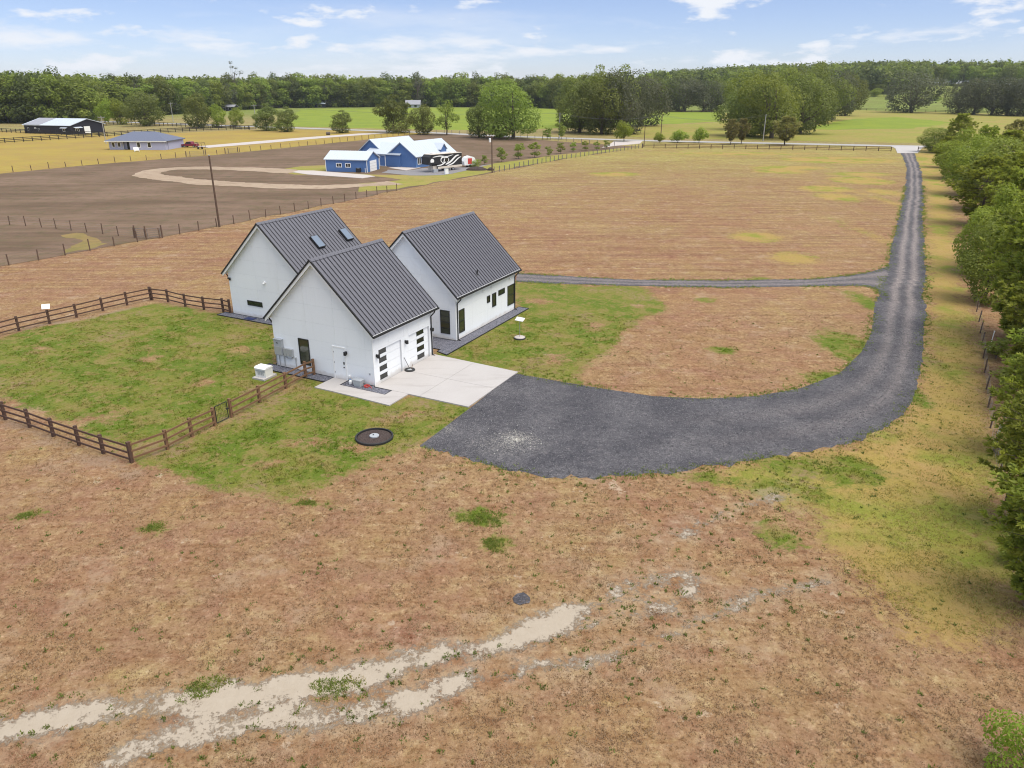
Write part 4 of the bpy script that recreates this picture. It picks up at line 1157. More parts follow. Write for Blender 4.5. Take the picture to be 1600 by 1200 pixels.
BG = 'black board fences by the barn'
board_fence('paddock_fence', 'black board fence crossing the yellow field in front of the barn', 'fence', BG, spread(gp([(-80,230),(0,224),(100,217.5),(172,213),(250,207.5),(320,204),(400,201.6)]), 3.2), rails=3, h=1.6, ps=0.10, mat=M['black_wood'], joined=True, rw=0.10)
board_fence('paddock_fence', 'black board fence running close past the black barn', 'fence', BG, spread(gp([(-80,203),(0,206.5),(60,209.3),(120,211.6),(165,212.6)]), 3.2), rails=3, h=1.6, ps=0.10, mat=M['black_wood'], joined=True, rw=0.10)
board_fence('paddock_fence', 'black board fence along the road beneath the shade trees', 'fence', BG, spread(gp([(150,193.5),(250,196.5),(320,199.3),(390,202.5)]), 3.2), rails=3, h=1.6, ps=0.10, mat=M['black_wood'], joined=True, rw=0.10)
board_fence('pasture_fence', 'long dark fence under the far oaks beyond the meadow', 'fence', None, spread(gp([(1020,174.6),(1130,176.3),(1330,172.2),(1440,174.6),(1560,178)]), 7), rails=2, h=1.5, ps=0.12, mat=M['wood_dark'], joined=True, rw=0.09)
wire_fence('wire_fence', 'old grey post fence along the foot of the right hand tree row', gp([(1612,1010),(1590,930),(1572,820),(1556,735),(1546,660),(1536,560),(1529,500),(1505,405)]), 3.4, h=1.0, r=0.05, mat=M['post'])
for lab, p0, p1 in (('tube gate in the wire fence left of the tall bare pole', (229,374), (254,371.5)), ('tube gate at the bend of the ploughed corner fence', (212,372), (229,374)), ('tube gate in the far fence near the red pickup', (291,245.6), (322,243)), ('second tube gate further along the far fence', (352,240.4), (372,238.4))):
    a, b = g(*p0), g(*p1)
    t = empty('tube_gate', (a.x, a.y, 0), math.atan2(b.y-a.y, b.x-a.x), label=lab, cat='gate', group='tube gates in the wire fences')
    L_ = math.hypot(b.x-a.x, b.y-a.y)
    for x in (0, L_):
        mb = MB(); mb.tube((x, 0, 0), (x, 0, 1.65), 0.10, 0.09, 8); mb.build('post', M['post'], t)
    mb = MB(); mb.path([(0.2, 0, 0.25), (0.2, 0, 1.3), (L_-0.2, 0, 1.3), (L_-0.2, 0, 0.25), (0.2, 0, 0.25)], 0.035, 6); mb.build('gate_frame', M['grey_wood'], t)
    mb = MB()
    for k in range(1, 4): mb.tube((0.2, 0, 0.25+0.26*k), (L_-0.2, 0, 0.25+0.26*k), 0.022, n=5)
    mb.build('gate_bars', M['grey_wood'], t)
# ------------------------------------------------------------------ utility poles
def pole(lab, px, pb, pt, m, r=0.15, arm=True, top_px=None, extras=None):
    p = g(px, pb); h = height_at(px, pb, pt)
    t = empty('utility_pole', (p.x, p.y, 0), 0, label=lab, cat='pole', group='utility poles')
    mb = MB(); mb.tube((0, 0, 0), (0, 0, h), r, r*0.7, 10); mb.build('pole', m, t)
    if arm:
        mb = MB(); mb.box((-1.1, -0.06, h-0.55), (1.1, 0.06, h-0.40)); ar = mb.build('crossarm', m, t)
        for x in (-1.0, 0.0, 1.0):
            mb = MB(); mb.lathe([(0.05, h-0.40), (0.06, h-0.34), (0.04, h-0.24)], (x, 0, 0), 8); mb.build('insulator', M['grey_box'], ar)
    return t, p, h
t, p, h = pole('tall bare brown pole at the wire fence behind the rear left wing', 343, 355, 243, M['pole'], 0.15, False)
mb = MB(); mb.lathe([(0.12, h), (0.13, h+0.04), (0.02, h+0.10)], n=10); mb.build('pole_cap', M['conduit'], t)
t, p, h = pole('dark pole with a white transformer can at the fence by the motorhome', 769, 270, 212, M['pole'], 0.15, False)
mb = MB(); mb.lathe([(0.22, h-1.4), (0.24, h-1.35), (0.24, h-0.65), (0.10, h-0.55)], (-0.42, 0, 0), 14); mb.build('transformer', M['white_trim'], t)
mb = MB(); mb.box((-0.30, -0.04, h-1.2), (-0.1, 0.04, h-1.1)); mb.build('bracket', M['grey_metal'], t)
road_poles = []
for lab, px, pb, pt, m in (('grey pole with crossarm among the trees by the barn road', 271, 191, 160, M['pole_grey']),
    ('grey pole with crossarm left of the dense cone shaped shrubs', 401, 200.5, 163, M['pole_grey']),
    ('thin pole at the foot of the mossy oak clump', 874, 216, 176, M['pole_grey']),
    ('dark pole beside the pale lime saplings on the road', 1032, 220, 179, M['pole']),
    ('whitish bare pole against the big dark tree mass', 1192, 220.5, 178.5, M['pole_grey'])):
    road_poles.append(pole(lab, px, pb, pt, m, 0.17, arm='crossarm' in lab))
pole('dark post at the corner where the field fences meet', 1006, 229.5, 196, M['pole'], 0.14, False)
pole('leaning grey pole in front of the barn end', 166, 225, 181, M['pole_grey'], 0.15, True)
pole('short post beside the lilac house', 280.5, 230, 218, M['pole'], 0.12, False)
pole('slim far pole beside the white roofed shed', 518, 166, 152, M['pole_grey'], 0.14, False)
for i, (a, b) in enumerate(zip(road_poles[:-1], road_poles[1:])):
    A_, B_ = Vector((a[1].x, a[1].y, a[2]-0.3)), Vector((b[1].x, b[1].y, b[2]-0.3))
    mb = MB()
    for off in (-1.0, 1.0):
        pts = []
        for k in range(9):
            u = k/8; q = A_.lerp(B_, u); q = q + Vector((off, 0, -1.6*4*u*(1-u))); pts.append(q - A_)
        mb.path(pts, 0.02, 3)
    o = mb.build('power_line', M['wire']); o.location = A_
    tag(o, ['power lines from the barn road pole to the shrub pole', 'power lines passing behind the blue house trees', 'power lines spanning the mossy oak clump', 'power lines spanning the gap before the big tree mass'][i], 'power line', 'power lines along the road')

# ------------------------------------------------------------------ far houses
def place_gable(root, name, o, ang, L, W_, he, hr, wall_m, roof_m, ov=0.3, gutter=True):
    """gable section: x along the ridge, y across; returns wall, roof in the frame of root"""
    Mx = Matrix.Translation((o[0], o[1], 0)) @ Matrix.Rotation(ang, 4, 'Z')
    s = (hr-he)/(W_/2+ov)
    ze, zr = he+s*ov-0.16, hr-0.16
    mb = MB(); mb.prism([(0, 0), (W_, 0), (W_, ze), (W_/2, zr), (0, ze)], 'x', 0, L)
    mb.v = [tuple(Mx @ Vector(p)) for p in mb.v]
    wl_ = mb.build('wall', wall_m, root)
    rf = MB()
    rf.prism([(-ov, he), (W_/2, hr), (W_/2, hr-0.15), (-ov, he-0.15)], 'x', -ov, L+ov)
    rf.prism([(W_/2, hr), (W_+ov, he), (W_+ov, he-0.15), (W_/2, hr-0.15)], 'x', -ov, L+ov)
    rf.v = [tuple(Mx @ Vector(p)) for p in rf.v]
    r_ = rf.build('roof', roof_m, root)
    rb = MB()
    sl = math.hypot(W_/2+ov, hr-he)
    n = int((L+2*ov)/0.6)
    for k in range(n+1):
        x = -ov + (L+2*ov)*k/n
        x = min(max(x, -ov+0.02), L+ov-0.02)
        for y0, z0, y1, z1 in ((-ov, he, W_/2, hr), (W_+ov, he, W_/2, hr)):
            rb.add([(x-.02, y0, z0), (x+.02, y0, z0), (x+.02, y1, z1), (x-.02, y1, z1), (x-.02, y0, z0+.05), (x+.02, y0, z0+.05), (x+.02, y1, z1+.05), (x-.02, y1, z1+.05)],
                   [(4,5,6,7), (0,1,5,4), (2,3,7,6), (1,2,6,5), (3,0,4,7)])
    rb.v = [tuple(Mx @ Vector(p)) for p in rb.v]
    rb.build('roof_ribs', roof_m, r_)
    return wl_, r_, Mx
def far_window(root, Mx, side, u, z, w, h, fm, gm, d0=0.0, name='window', mull=True):
    """window with trim on a wall: side 'y0' (faces -y), 'x0' (faces -x), 'x1' at given d0"""
    def T(a0, a1, b0, b1, c0, c1, mb):
        if side == 'y0': mb.box((a0, d0-c1, b0), (a1, d0-c0, b1), M=Mx)
        elif side == 'x0': mb.box((d0-c1, a0, b0), (d0-c0, a1, b1), M=Mx)
        else: mb.box((d0+c0, a0, b0), (d0+c1, a1, b1), M=Mx)
    t_ = 0.14
    mb = MB()
    T(u, u+w, z, z+t_, 0.002, 0.07, mb); T(u, u+w, z+h-t_, z+h, 0.002, 0.07, mb)
    T(u, u+t_, z+t_, z+h-t_, 0.002, 0.07, mb); T(u+w-t_, u+w, z+t_, z+h-t_, 0.002, 0.07, mb)
    if mull: T(u+w/2-0.05, u+w/2+0.05, z+t_, z+h-t_, 0.002, 0.06, mb)
    o = mb.build(name, fm, root)
    p = MB(); T(u+t_, u+w-t_, z+t_, z+h-t_, 0.002, 0.03, p); p.build('pane', gm, o)
    return o
# blue garage
N0, N1, N2 = g(510, 268), g(574, 269.6), g(606, 265)
ang = math.atan2(N1.y-N0.y, N1.x-N0.x)
bgar = empty('blue_garage', (N0.x, N0.y, 0), ang, label='low blue detached garage with white roof and white roller door', cat='garage')
L_, W_ = (N1-N0).length, 7.2
wl_, rf_, Mx = place_gable(bgar, 'g', (0, 0), 0, L_, W_, 2.75, 4.35, M['blue'], M['white_roof'])
for u in (2.55, 4.75): far_window(bgar, Mx, 'y0', u, 1.0, 1.35, 0.95, M['white_trim'], M['glass'])
mb = MB(); mb.box((L_+0.003, 1.7, 0.03), (L_+0.07, 5.6, 2.35)); dr = mb.build('garage_door', M['white_trim'], bgar)
for z in (0.6, 1.18, 1.76):
    mb = MB(); mb.box((L_+0.071, 1.72, z-0.015), (L_+0.085, 5.58, z+0.015)); mb.build('door_rib', M['grey_box'], dr)
mb = MB()
for (x, y) in ((0, 0), (L_, 0), (L_, W_)): mb.box((x-0.06, y-0.06, 0), (x+0.06, y+0.06, 2.7))
mb.build('corner_trim', M['white_trim'], bgar)
p0 = g(561, 269.2)
t = empty('air_conditioner', (p0.x, p0.y-0.5, 0), ang, label='dark air conditioner box against the blue garage wall', cat='air conditioner')
mb = MB(); mb.box((-0.45, -0.4, 0.1), (0.45, 0.4, 0.95)); mb.build('casing', M['black'], t)
mb = MB(); mb.lathe([(0.32, 0.952), (0.32, 0.99), (0.1, 1.0)], n=14); mb.build('fan_guard', M['grey_box'], t)
p0 = g(571.5, 269.6)
t = empty('white_post', (p0.x, p0.y-0.4, 0), ang, label='small white marker post pair at the blue garage corner', cat='post')
for x in (0, 0.42):
    mb = MB(); mb.tube((x, 0, 0), (x, 0, 1.0), 0.06, n=8); mb.build('post', M['white_trim'], t)
mb = MB(); mb.prism(gp([(457,269.5),(466,267),(490,267),(574,273.8),(586,276),(566,279),(480,273)]), 'z', 0.0, 0.09); tag(mb.build('bare_slab', M['pale_drive']), kind='structure')
# blue house
TH2 = R(60)
bh = empty('blue_house', (-22.8, 182.6, 0), TH2, label='blue farmhouse with several white metal gables behind the garage', cat='house')
BL, BWd = 16.4, 8.4
_, r1, M1 = place_gable(bh, 'w1', (0, 0), 0, BL, BWd, 2.6, 5.75, M['blue'], M['white_roof'], 0.35)
_, r2, M2 = place_gable(bh, 'w2', (1.6, 10.6), 0, 15.0, 8.4, 2.6, 6.0, M['blue'], M['white_roof'], 0.35)
_, r3, M3 = place_gable(bh, 'w3', (8.6, 4.4), math.pi/2, 10.4, 9.0, 2.9, 5.2, M['blue'], M['white_roof'], 0.2)
far_window(bh, M1, 'y0', 0.7, 0.75, 1.4, 1.6, M['white_trim'], M['glass']); far_window(bh, M1, 'y0', 3.0, 0.75, 1.4, 1.6, M['white_trim'], M['glass'])
far_window(bh, M1, 'y0', 6.6, 0.75, 1.4, 1.6, M['white_trim'], M['glass']); far_window(bh, M1, 'y0', 13.6, 0.75, 1.4, 1.6, M['white_trim'], M['glass'])
mb = MB()
for k in range(8): mb.box((-0.03, 0.5+k*1.05, 0.1), (-0.003, 0.56+k*1.05, 2.7))
mb.build('siding_batten', M['blue'], bh)
# small dormer gable
dm = MB(); dm.prism([(10.6, 2.7), (13.0, 2.7), (13.0, 3.6), (11.8, 4.75), (10.6, 3.6)], 'y', 0.15, 3.0); dm.build('dormer', M['blue'], bh)
dm = MB()
dm.prism([(10.35, 3.42), (11.8, 4.88), (11.8, 5.0), (10.35, 3.54)], 'y', -0.1, 3.2); dm.prism([(13.25, 3.42), (11.8, 4.88), (11.8, 5.0), (13.25, 3.54)], 'y', -0.1, 3.2)
dm.build('dormer_roof', M['white_roof'], bh)
# porch between the gables
mb = MB(); mb.prism([(-0.6, 2.55), (3.9, 3.05), (3.9, 3.15), (-0.6, 2.65)], 'y', 8.6, 12.6); mb.build('porch_roof', M['white_roof'], bh)
for y in (8.8, 10.6, 12.4):
    mb = MB(); mb.box((-0.5, y-0.08, 0.05), (-0.34, y+0.08, 2.56)); mb.build('porch_post', M['white_trim'], bh)
mb = MB(); mb.box((-0.7, 8.45, 0), (4.0, 10.6, 0.12)); mb.build('porch_floor', M['pale_drive'], bh)
far_window(bh, M3, 'y0', 5.5, 0.9, 1.2, 1.3, M['white_trim'], M['glass'], d0=-0.0)
far_window(bh, Matrix.Identity(4), 'x0', 10.75, 0.9, 1.3, 1.3, M['white_trim'], M['glass'], d0=1.6)
# concrete porch apron and gravel yard
mb = MB(); mb.prism(gp([(607,262.6),(628,261),(657,262.2),(634,266.8)]), 'z', 0.0, 0.10); tag(mb.build('patio_slab', M['pale_drive']), kind='structure')
sheet('house_gravel_yard', gp([(596,270),(606,265.5),(634,267),(660,263),(740,262),(757,258),(770,257),(750,262),(716,269.5),(690,274),(640,274.5)]), 0.06, simple('grey_yard_gravel', (0.20, 0.19, 0.195), 0.9, var=0.2), 3, 0.5)

# motorhome with black and white swirls
p0 = g(671, 270.5)
rv = empty('motorhome', (p0.x, p0.y, 0), R(50), label='large black fifth wheel camper with white swirls beside the blue house', cat='camper')
RL, RW = 10.6, 2.5
body = [(0.0, 1.75), (2.6, 1.75), (2.75, 0.75), (RL, 0.75), (RL, 3.75), (0.9, 3.85), (0.25, 3.35)]
mb = MB(); mb.prism(body, 'y', 0, RW); mb.build('body', M['black'], rv)
mb = MB(); mb.prism([(0.85, 3.855), (RL+0.03, 3.755), (RL+0.03, 3.85), (0.9, 3.95)], 'y', -0.02, RW+0.02); mb.build('roof', M['tan'], rv)
for x in (2.0, 5.2, 8.0):
    mb = MB(); mb.box((x, 0.8, 3.9-0.01*x), (x+0.9, 1.7, 4.15-0.01*x)); mb.build('roof_vent', M['white_trim'], rv)
mb = MB(); mb.prism([(2.70, 0.70), (RL+0.02, 0.70), (RL+0.02, 1.15), (2.66, 1.15)], 'y', -0.03, -0.002); mb.build('lower_skirt', M['tan'], rv)
def swirl(x0, z0, pts, w0):
    """curved tapering band standing 2 cm proud of the side"""
    P = [Vector((x0+a, 0, z0+b)) for a, b in pts]
    C = []
    for i in range(len(P)-1):
        for k in range(5):
            p_1, p_2 = P[i], P[i+1]
            p_0 = P[i-1] if i else p_1; p_3 = P[i+2] if i+2 < len(P) else p_2
            u = k/5
            C.append(0.5*((2*p_1) + (p_2-p_0)*u + (2*p_0-5*p_1+4*p_2-p_3)*u*u + (3*p_1-p_0-3*p_2+p_3)*u**3))
    C.append(P[-1])
    n_ = len(C); up, lo = [], []
    for i, c in enumerate(C):
        tt = (C[min(i+1, n_-1)]-C[max(i-1, 0)]).normalized(); nn = Vector((-tt.z, 0, tt.x))
        w_ = w0*max(0.0, math.sin(math.pi*(0.08+0.92*i/(n_-1))))**0.8 + 0.01
        up.append((c+nn*w_)); lo.append((c-nn*w_))
    mb = MB(); vs_ = [(q.x, -0.025, q.z) for q in up] + [(q.x, -0.025, q.z) for q in lo] + [(q.x, -0.001, q.z) for q in up] + [(q.x, -0.001, q.z) for q in lo]
    mb.add(vs_, [(i, n_+i, n_+i+1, i+1) for i in range(n_-1)] + [(2*n_+i, i, i+1, 2*n_+i+1) for i in range(n_-1)] + [(n_+i, 3*n_+i, 3*n_+i+1, n_+i+1) for i in range(n_-1)])
    return mb.build('swirl', M['white_trim'], rv)
swirl(2.4, 0.0, [(0, 1.4), (1.6, 1.55), (3.0, 2.3), (2.6, 3.1), (1.6, 3.0), (1.4, 2.3), (2.4, 1.7)], 0.16)
swirl(5.2, 0.0, [(0, 1.5), (1.6, 2.0), (3.4, 3.1), (4.6, 3.3)], 0.20)
swirl(5.8, 0.0, [(0, 1.2), (1.8, 1.6), (3.6, 2.6), (4.6, 2.9)], 0.14)
swirl(1.2, 0.0, [(0, 3.3), (2.2, 3.45), (4.4, 3.2), (6.6, 3.5)], 0.10)
swirl(4.6, 0.0, [(0, 1.9), (0.4, 2.7), (1.2, 2.9), (1.6, 2.3), (1.0, 1.9)], 0.18)
mb = MB(); mb.prism([(0.5, 2.2), (1.5, 2.2), (1.6, 2.6), (1.3, 3.0), (0.7, 3.0), (0.45, 2.6)], 'y', -0.03, -0.002); mb.build('nose_panel', M['white_trim'], rv)
mb = MB(); mb.prism([(5.0, 2.1), (6.1, 2.1), (6.1, 2.9), (5.0, 2.9)], 'y', -0.035, -0.027); mb.build('window', M['glass'], rv)
for x in (6.6, 7.6):
    for y in (-0.02, RW-0.25):
        mb = MB(); mb.tube((x, y, 0.40), (x, y+0.27, 0.40), 0.40, n=18); wh = mb.build('wheel', M['rubber'], rv)
        mb = MB(); mb.tube((x, y-0.02, 0.40), (x, y-0.002, 0.40), 0.22, n=14); mb.build('rim', M['grey_metal'], wh)
for x in (0.9, 3.2):
    mb = MB(); mb.tube((x, 0.3, 0), (x, 0.3, 1.75 if x < 2 else 0.76), 0.06, n=8); mb.build('jack_leg', M['grey_metal'], rv)
mb = MB(); mb.box((1.5, 0.35, 0.5), (2.9, 1.9, 1.4)); mb.build('front_box', M['tan'], rv)
mb = MB(); mb.box((1.0, -0.5, 0.05), (2.2, -0.03, 0.75)); mb.build('step', M['grey_box'], rv)
p0 = g(726, 262)
t = empty('small_trailer', (p0.x, p0.y, 0), R(30), label='small red and white teardrop trailer behind the big camper', cat='trailer')
mb = MB(); mb.prism([(0, 0.5), (3.0, 0.5), (3.2, 1.4), (2.6, 2.3), (1.6, 2.6), (0.5, 2.3), (-0.1, 1.4)], 'y', 0, 1.8); mb.build('body', M['white_trim'], t)
mb = MB(); mb.prism([(0.9, 0.8), (2.0, 0.8), (2.0, 2.1), (0.9, 2.1)], 'y', -0.03, -0.002); mb.build('side_panel', M['red'], t)
for y in (-0.02, 1.6):
    mb = MB(); mb.tube((1.5, y, 0.34), (1.5, y+0.22, 0.34), 0.34, n=14); mb.build('wheel', M['rubber'], t)
p0 = g(745, 266)
t = empty('mulch_pile', (p0.x, p0.y, 0), 0, label='low dark mulch mound between the camper and the fence pole', cat='mulch pile')
mb = MB(); mb.lathe([(2.6, 0), (2.3, 0.35), (1.4, 0.7), (0.3, 0.85)], n=18); o = mb.build('mound', mulch_material(), t); o.scale = (1, 0.6, 1)
mb = MB(); mb.lathe([(0.8, 0), (0.7, 0.4), (0.2, 0.7)], (3.2, -0.6, 0), 12); mb.build('mound', o.data.materials[0], t)
p0 = g(697.5, 272)
t = empty('utility_box', (p0.x, p0.y, 0), R(30), label='small pale utility pedestal on the grass before the camper', cat='utility box')
mb = MB(); mb.box((-0.4, -0.3, 0), (0.4, 0.3, 1.15)); mb.build('cabinet', M['white_trim'], t)
mb = MB(); mb.box((-0.44, -0.34, 1.152), (0.44, 0.34, 1.25)); mb.build('lid', M['grey_box'], t)

# lilac house with hip roof
lh = empty('lilac_house', (-122.6, 235.6, 0), R(-2), label='small lilac single storey house with slate hip roof in the yellow field', cat='house')
Lx, Ly = 18.0, 12.0
mb = MB(); mb.box((0, 1.6, 0), (Lx, Ly, 2.7)); mb.box((0, 0.8, 0), (4.2, 1.598, 2.7)); mb.box((6.8, 0, 0), (Lx-0.2, 1.598, 2.7)); mb.build('wall', M['lilac'], lh)
hr_ = MB()
e0, e1, f0, f1, ez, rz_ = -0.6, Lx+0.5, -0.5, Ly+0.5, 2.65, 5.0
hr_.add([(e0, f0, ez), (e1, f0, ez), (e1, f1, ez), (e0, f1, ez), (e0+6, (f0+f1)/2, rz_), (e1-6, (f0+f1)/2, rz_), (e0, f0, ez-0.2), (e1, f0, ez-0.2), (e1, f1, ez-0.2), (e0, f1, ez-0.2)],
        [(0, 1, 5, 4), (1, 2, 5), (2, 3, 4, 5), (3, 0, 4), (6, 7, 1, 0), (7, 8, 2, 1), (8, 9, 3, 2), (9, 6, 0, 3), (9, 8, 7, 6)])
lroof = hr_.build('roof', M['shingle'], lh)
mb = MB(); mb.box((e0-0.03, f0-0.03, ez-0.22), (e1+0.03, f0-0.002, ez-0.03)); mb.build('fascia', M['white_trim'], lroof)
I4 = Matrix.Identity(4)
for u, d in ((0.9, 0.8), (2.7, 0.8)): far_window(lh, I4, 'y0', u, 0.7, 1.0, 1.5, M['white_trim'], M['glass'], d0=d, mull=False)
for u in (9.0, 12.3): far_window(lh, I4, 'y0', u, 0.7, 1.2, 1.6, M['white_trim'], M['glass'], d0=0.0, mull=False)
mb = MB(); mb.box((5.2, 1.54, 0.05), (6.2, 1.597, 2.2)); mb.build('front_door', M['black'], lh)
mb = MB(); mb.box((4.25, 0.9, 0), (4.4, 1.05, 2.45)); mb.build('porch_post', M['white_trim'], lh)
p0 = g(214, 237)
t = empty('lawn_chair', (p0.x, p0.y, 0), R(40), label='small white slatted chair lying on the grass before the lilac house', cat='chair')
mb = MB(); mb.box((-0.7, -0.3, 0.35), (0.7, 0.3, 0.45)); mb.build('seat', M['white_trim'], t)
mb = MB(); mb.prism([(0.3, 0.45), (0.4, 0.45), (0.7, 1.2), (0.6, 1.2)], 'x', -0.7, 0.7); mb.build('backrest', M['white_trim'], t)
for x in (-0.6, 0.6):
    mb = MB(); mb.box((x-0.05, -0.3, 0), (x+0.05, 0.3, 0.349)); mb.build('leg', M['white_trim'], t)
p0 = g(260, 232)
t = empty('air_conditioner', (p0.x, p0.y, 0), 0, label='dark air conditioner unit at the right end of the lilac house', cat='air conditioner')
mb = MB(); mb.box((-0.6, -0.45, 0), (0.6, 0.45, 1.0)); mb.build('casing', M['black'], t)
mb = MB(); mb.lathe([(0.36, 1.002), (0.36, 1.05), (0.1, 1.06)], n=14); mb.build('fan_guard', M['grey_box'], t)

# black barn
b0, b1 = g(40, 208.3), g(112, 210)
ang = math.atan2(b1.y-b0.y, b1.x-b0.x)
barn = empty('black_barn', (b0.x, b0.y, 0), ang, label='long black barn with pale metal roof at the left wood edge', cat='barn')
Lb = (b1-b0).length
_, br_, Mb = place_gable(barn, 'b', (0, 0), 0, Lb, 17.0, 3.3, 5.6, M['barn_black'], M['white_roof'], 0.5)
mb = MB()
s_ = (5.6-3.3)/9.0
mb.prism([(-0.45, 3.3+s_*0.05+0.06), (8.3, 3.3+s_*8.8+0.06), (8.3, 3.3+s_*8.8+0.10), (-0.45, 3.3+s_*0.05+0.10)], 'x', 0.2, 8.5); mb.build('roof_patch', M['barn_roof_rust'], br_)
far_window(barn, Mb, 'y0', 1.6, 0.9, 0.9, 1.5, M['grey_box'], M['glass'], mull=False)
far_window(barn, Mb, 'y0', 5.2, 1.8, 1.0, 0.6, M['white_trim'], M['glass'], mull=False)
far_window(barn, Mb, 'y0', 7.0, 0.8, 0.9, 1.3, M['grey_box'], M['glass'], mull=False)
far_window(barn, Mb, 'y0', 19.6, 0.9, 1.2, 1.2, M['white_trim'], M['glass'], mull=False)
far_window(barn, Mb, 'x1', 2.2, 0.9, 1.9, 1.2, M['white_trim'], M['glass'], d0=Lb)
for (x0, x1, yy, fx) in ((19.2, 22.4, 0, False),):
    mb = MB(); mb.prism([(-1.1, 2.25), (-0.01, 2.6), (-0.01, 2.68), (-1.1, 2.33)], 'x', x0, x1); mb.build('awning', M['white_roof'], barn)
mb = MB(); mb.prism([(Lb+1.1, 2.25), (Lb+0.01, 2.6), (Lb+0.01, 2.68), (Lb+1.1, 2.33)], 'y', 1.4, 5.2); mb.build('awning', M['white_roof'], barn)
mb = MB(); mb.box((Lb+0.004, 6.6, 0.02), (Lb+0.08, 9.6, 2.7)); mb.build('barn_door', M['white_trim'], barn)
# red pickup
p0 = g(298, 230.2)
car = empty('red_pickup', (p0.x, p0.y, 0), R(172), label='dark red pickup parked on the grass beside the pale driveway', cat='pickup')
prof = [(-2.5, 0.45), (2.5, 0.45), (2.55, 0.95), (1.35, 1.08), (0.75, 1.72), (-0.75, 1.75), (-0.95, 1.12), (-2.5, 1.1)]
mb = MB(); mb.prism(prof, 'y', -0.92, 0.92); mb.build('body', M['car_red'], car)
for sy in (-0.935, 0.922):
    mb = MB(); mb.prism([(-0.72, 1.15), (1.1, 1.15), (0.68, 1.62), (-0.65, 1.65)], 'y', sy, sy+0.013); mb.build('side_window', M['glass'], car)
for x in (-1.6, 1.6):
    for y in (-0.95, 0.72):
        mb = MB(); mb.tube((x, y, 0.38), (x, y+0.23, 0.38), 0.38, n=16); wh = mb.build('wheel', M['rubber'], car)
        mb = MB(); mb.tube((x, y-0.012, 0.38), (x, y+0.242, 0.38), 0.2, n=12); mb.build('rim', M['grey_metal'], wh)
mb = MB(); mb.box((2.55, -0.85, 0.45), (2.66, 0.85, 0.65)); mb.build('bumper', M['grey_metal'], car)
for y in (-0.75, 0.55):
    mb = MB(); mb.box((2.545, y, 0.72), (2.58, y+0.2, 0.88)); mb.build('headlight', M['white_trim'], car)
p0 = g(313, 233)
t = empty('flat_trailer', (p0.x, p0.y, 0), R(-18), label='dark open trailer with raised frame beside the red pickup', cat='trailer')
mb = MB(); mb.box((-1.4, -0.8, 0.55), (1.4, 0.8, 0.68)); mb.build('deck', M['wood_dark'], t)
mb = MB(); mb.path([(-1.4, -0.8, 0.68), (-1.4, -0.8, 1.9), (-1.4, 0.8, 1.9), (-1.4, 0.8, 0.68)], 0.05, 6); mb.path([(1.4, -0.8, 0.68), (1.2, -0.8, 1.9), (1.2, 0.8, 1.9), (1.4, 0.8, 0.68)], 0.05, 6); mb.build('frame', M['black'], t)
mb = MB(); mb.path([(1.4, 0, 0.6), (3.0, 0, 0.45)], 0.06, 6); mb.path([(-1.4, -0.8, 1.9), (1.2, -0.8, 1.9)], 0.05, 6); mb.build('drawbar', M['black'], t)
for y in (-0.95, 0.78):
    mb = MB(); mb.tube((0, y, 0.32), (0, y+0.17, 0.32), 0.32, n=14); mb.build('wheel', M['rubber'], t)
p0 = g(513, 211)
t = empty('round_bale', (p0.x, p0.y, 0), 0, label='small dark round bale beside the pale farm driveway', cat='bale')
mb = MB(); mb.tube((-0.7, 0, 0.6), (0.7, 0, 0.6), 0.62, n=16); mb.build('bale', M['bark'], t)
mb = MB(); mb.tube((-0.72, 0, 0.6), (-0.701, 0, 0.6), 0.5, n=14); mb.build('bale_end', M['wood_dark'], t)
# far sheds under the wood
for lab, px0, px1, pb, he, hr2, wm, rm in (('open fronted far shed with white roof under the dark wood', 477, 508, 168.5, 3.2, 5.6, 'barn_black', 'white_roof'),
        ('small grey far farmhouse with pale roof at the wood edge', 634, 656, 168.3, 2.6, 6.0, 'grey_box', 'barn_roof_rust'),
        ('grey far shed half hidden under the left wood', 345, 366, 173.5, 3.0, 4.4, 'barn_black', 'barn_roof_rust')):
    a, b = g(px0, pb), g(px1, pb)
    t = empty('far_shed', (a.x, a.y, 0), 0, label=lab, cat='shed')
    Lf = (b-a).length
    _, _, Mf = place_gable(t, 'f', (0, 0), 0, Lf, 9.0, he, hr2, M[wm], M[rm], 0.6)
    far_window(t, Mf, 'y0', Lf*0.2, 0.4, Lf*0.2, 2.0, M['grey_box'], M['glass'], mull=False)
    far_window(t, Mf, 'y0', Lf*0.6, 0.4, Lf*0.2, 2.0, M['grey_box'], M['glass'], mull=False)

# ------------------------------------------------------------------ thin summer haze over the whole place
hz = NT('haze_air')
pv = hz.node('ShaderNodeVolumePrincipled', {'Color': (0.86, 0.92, 1.0), 'Density': 0.00006})
hz.l.new(pv.outputs[0], hz.out.inputs['Volume'])
mb = MB(); mb.box((-2700, -80, -1.5), (2700, 4300, 75)); tag(mb.build('haze', hz.mat), 'thin blue summer haze over the fields', 'haze', kind='stuff')
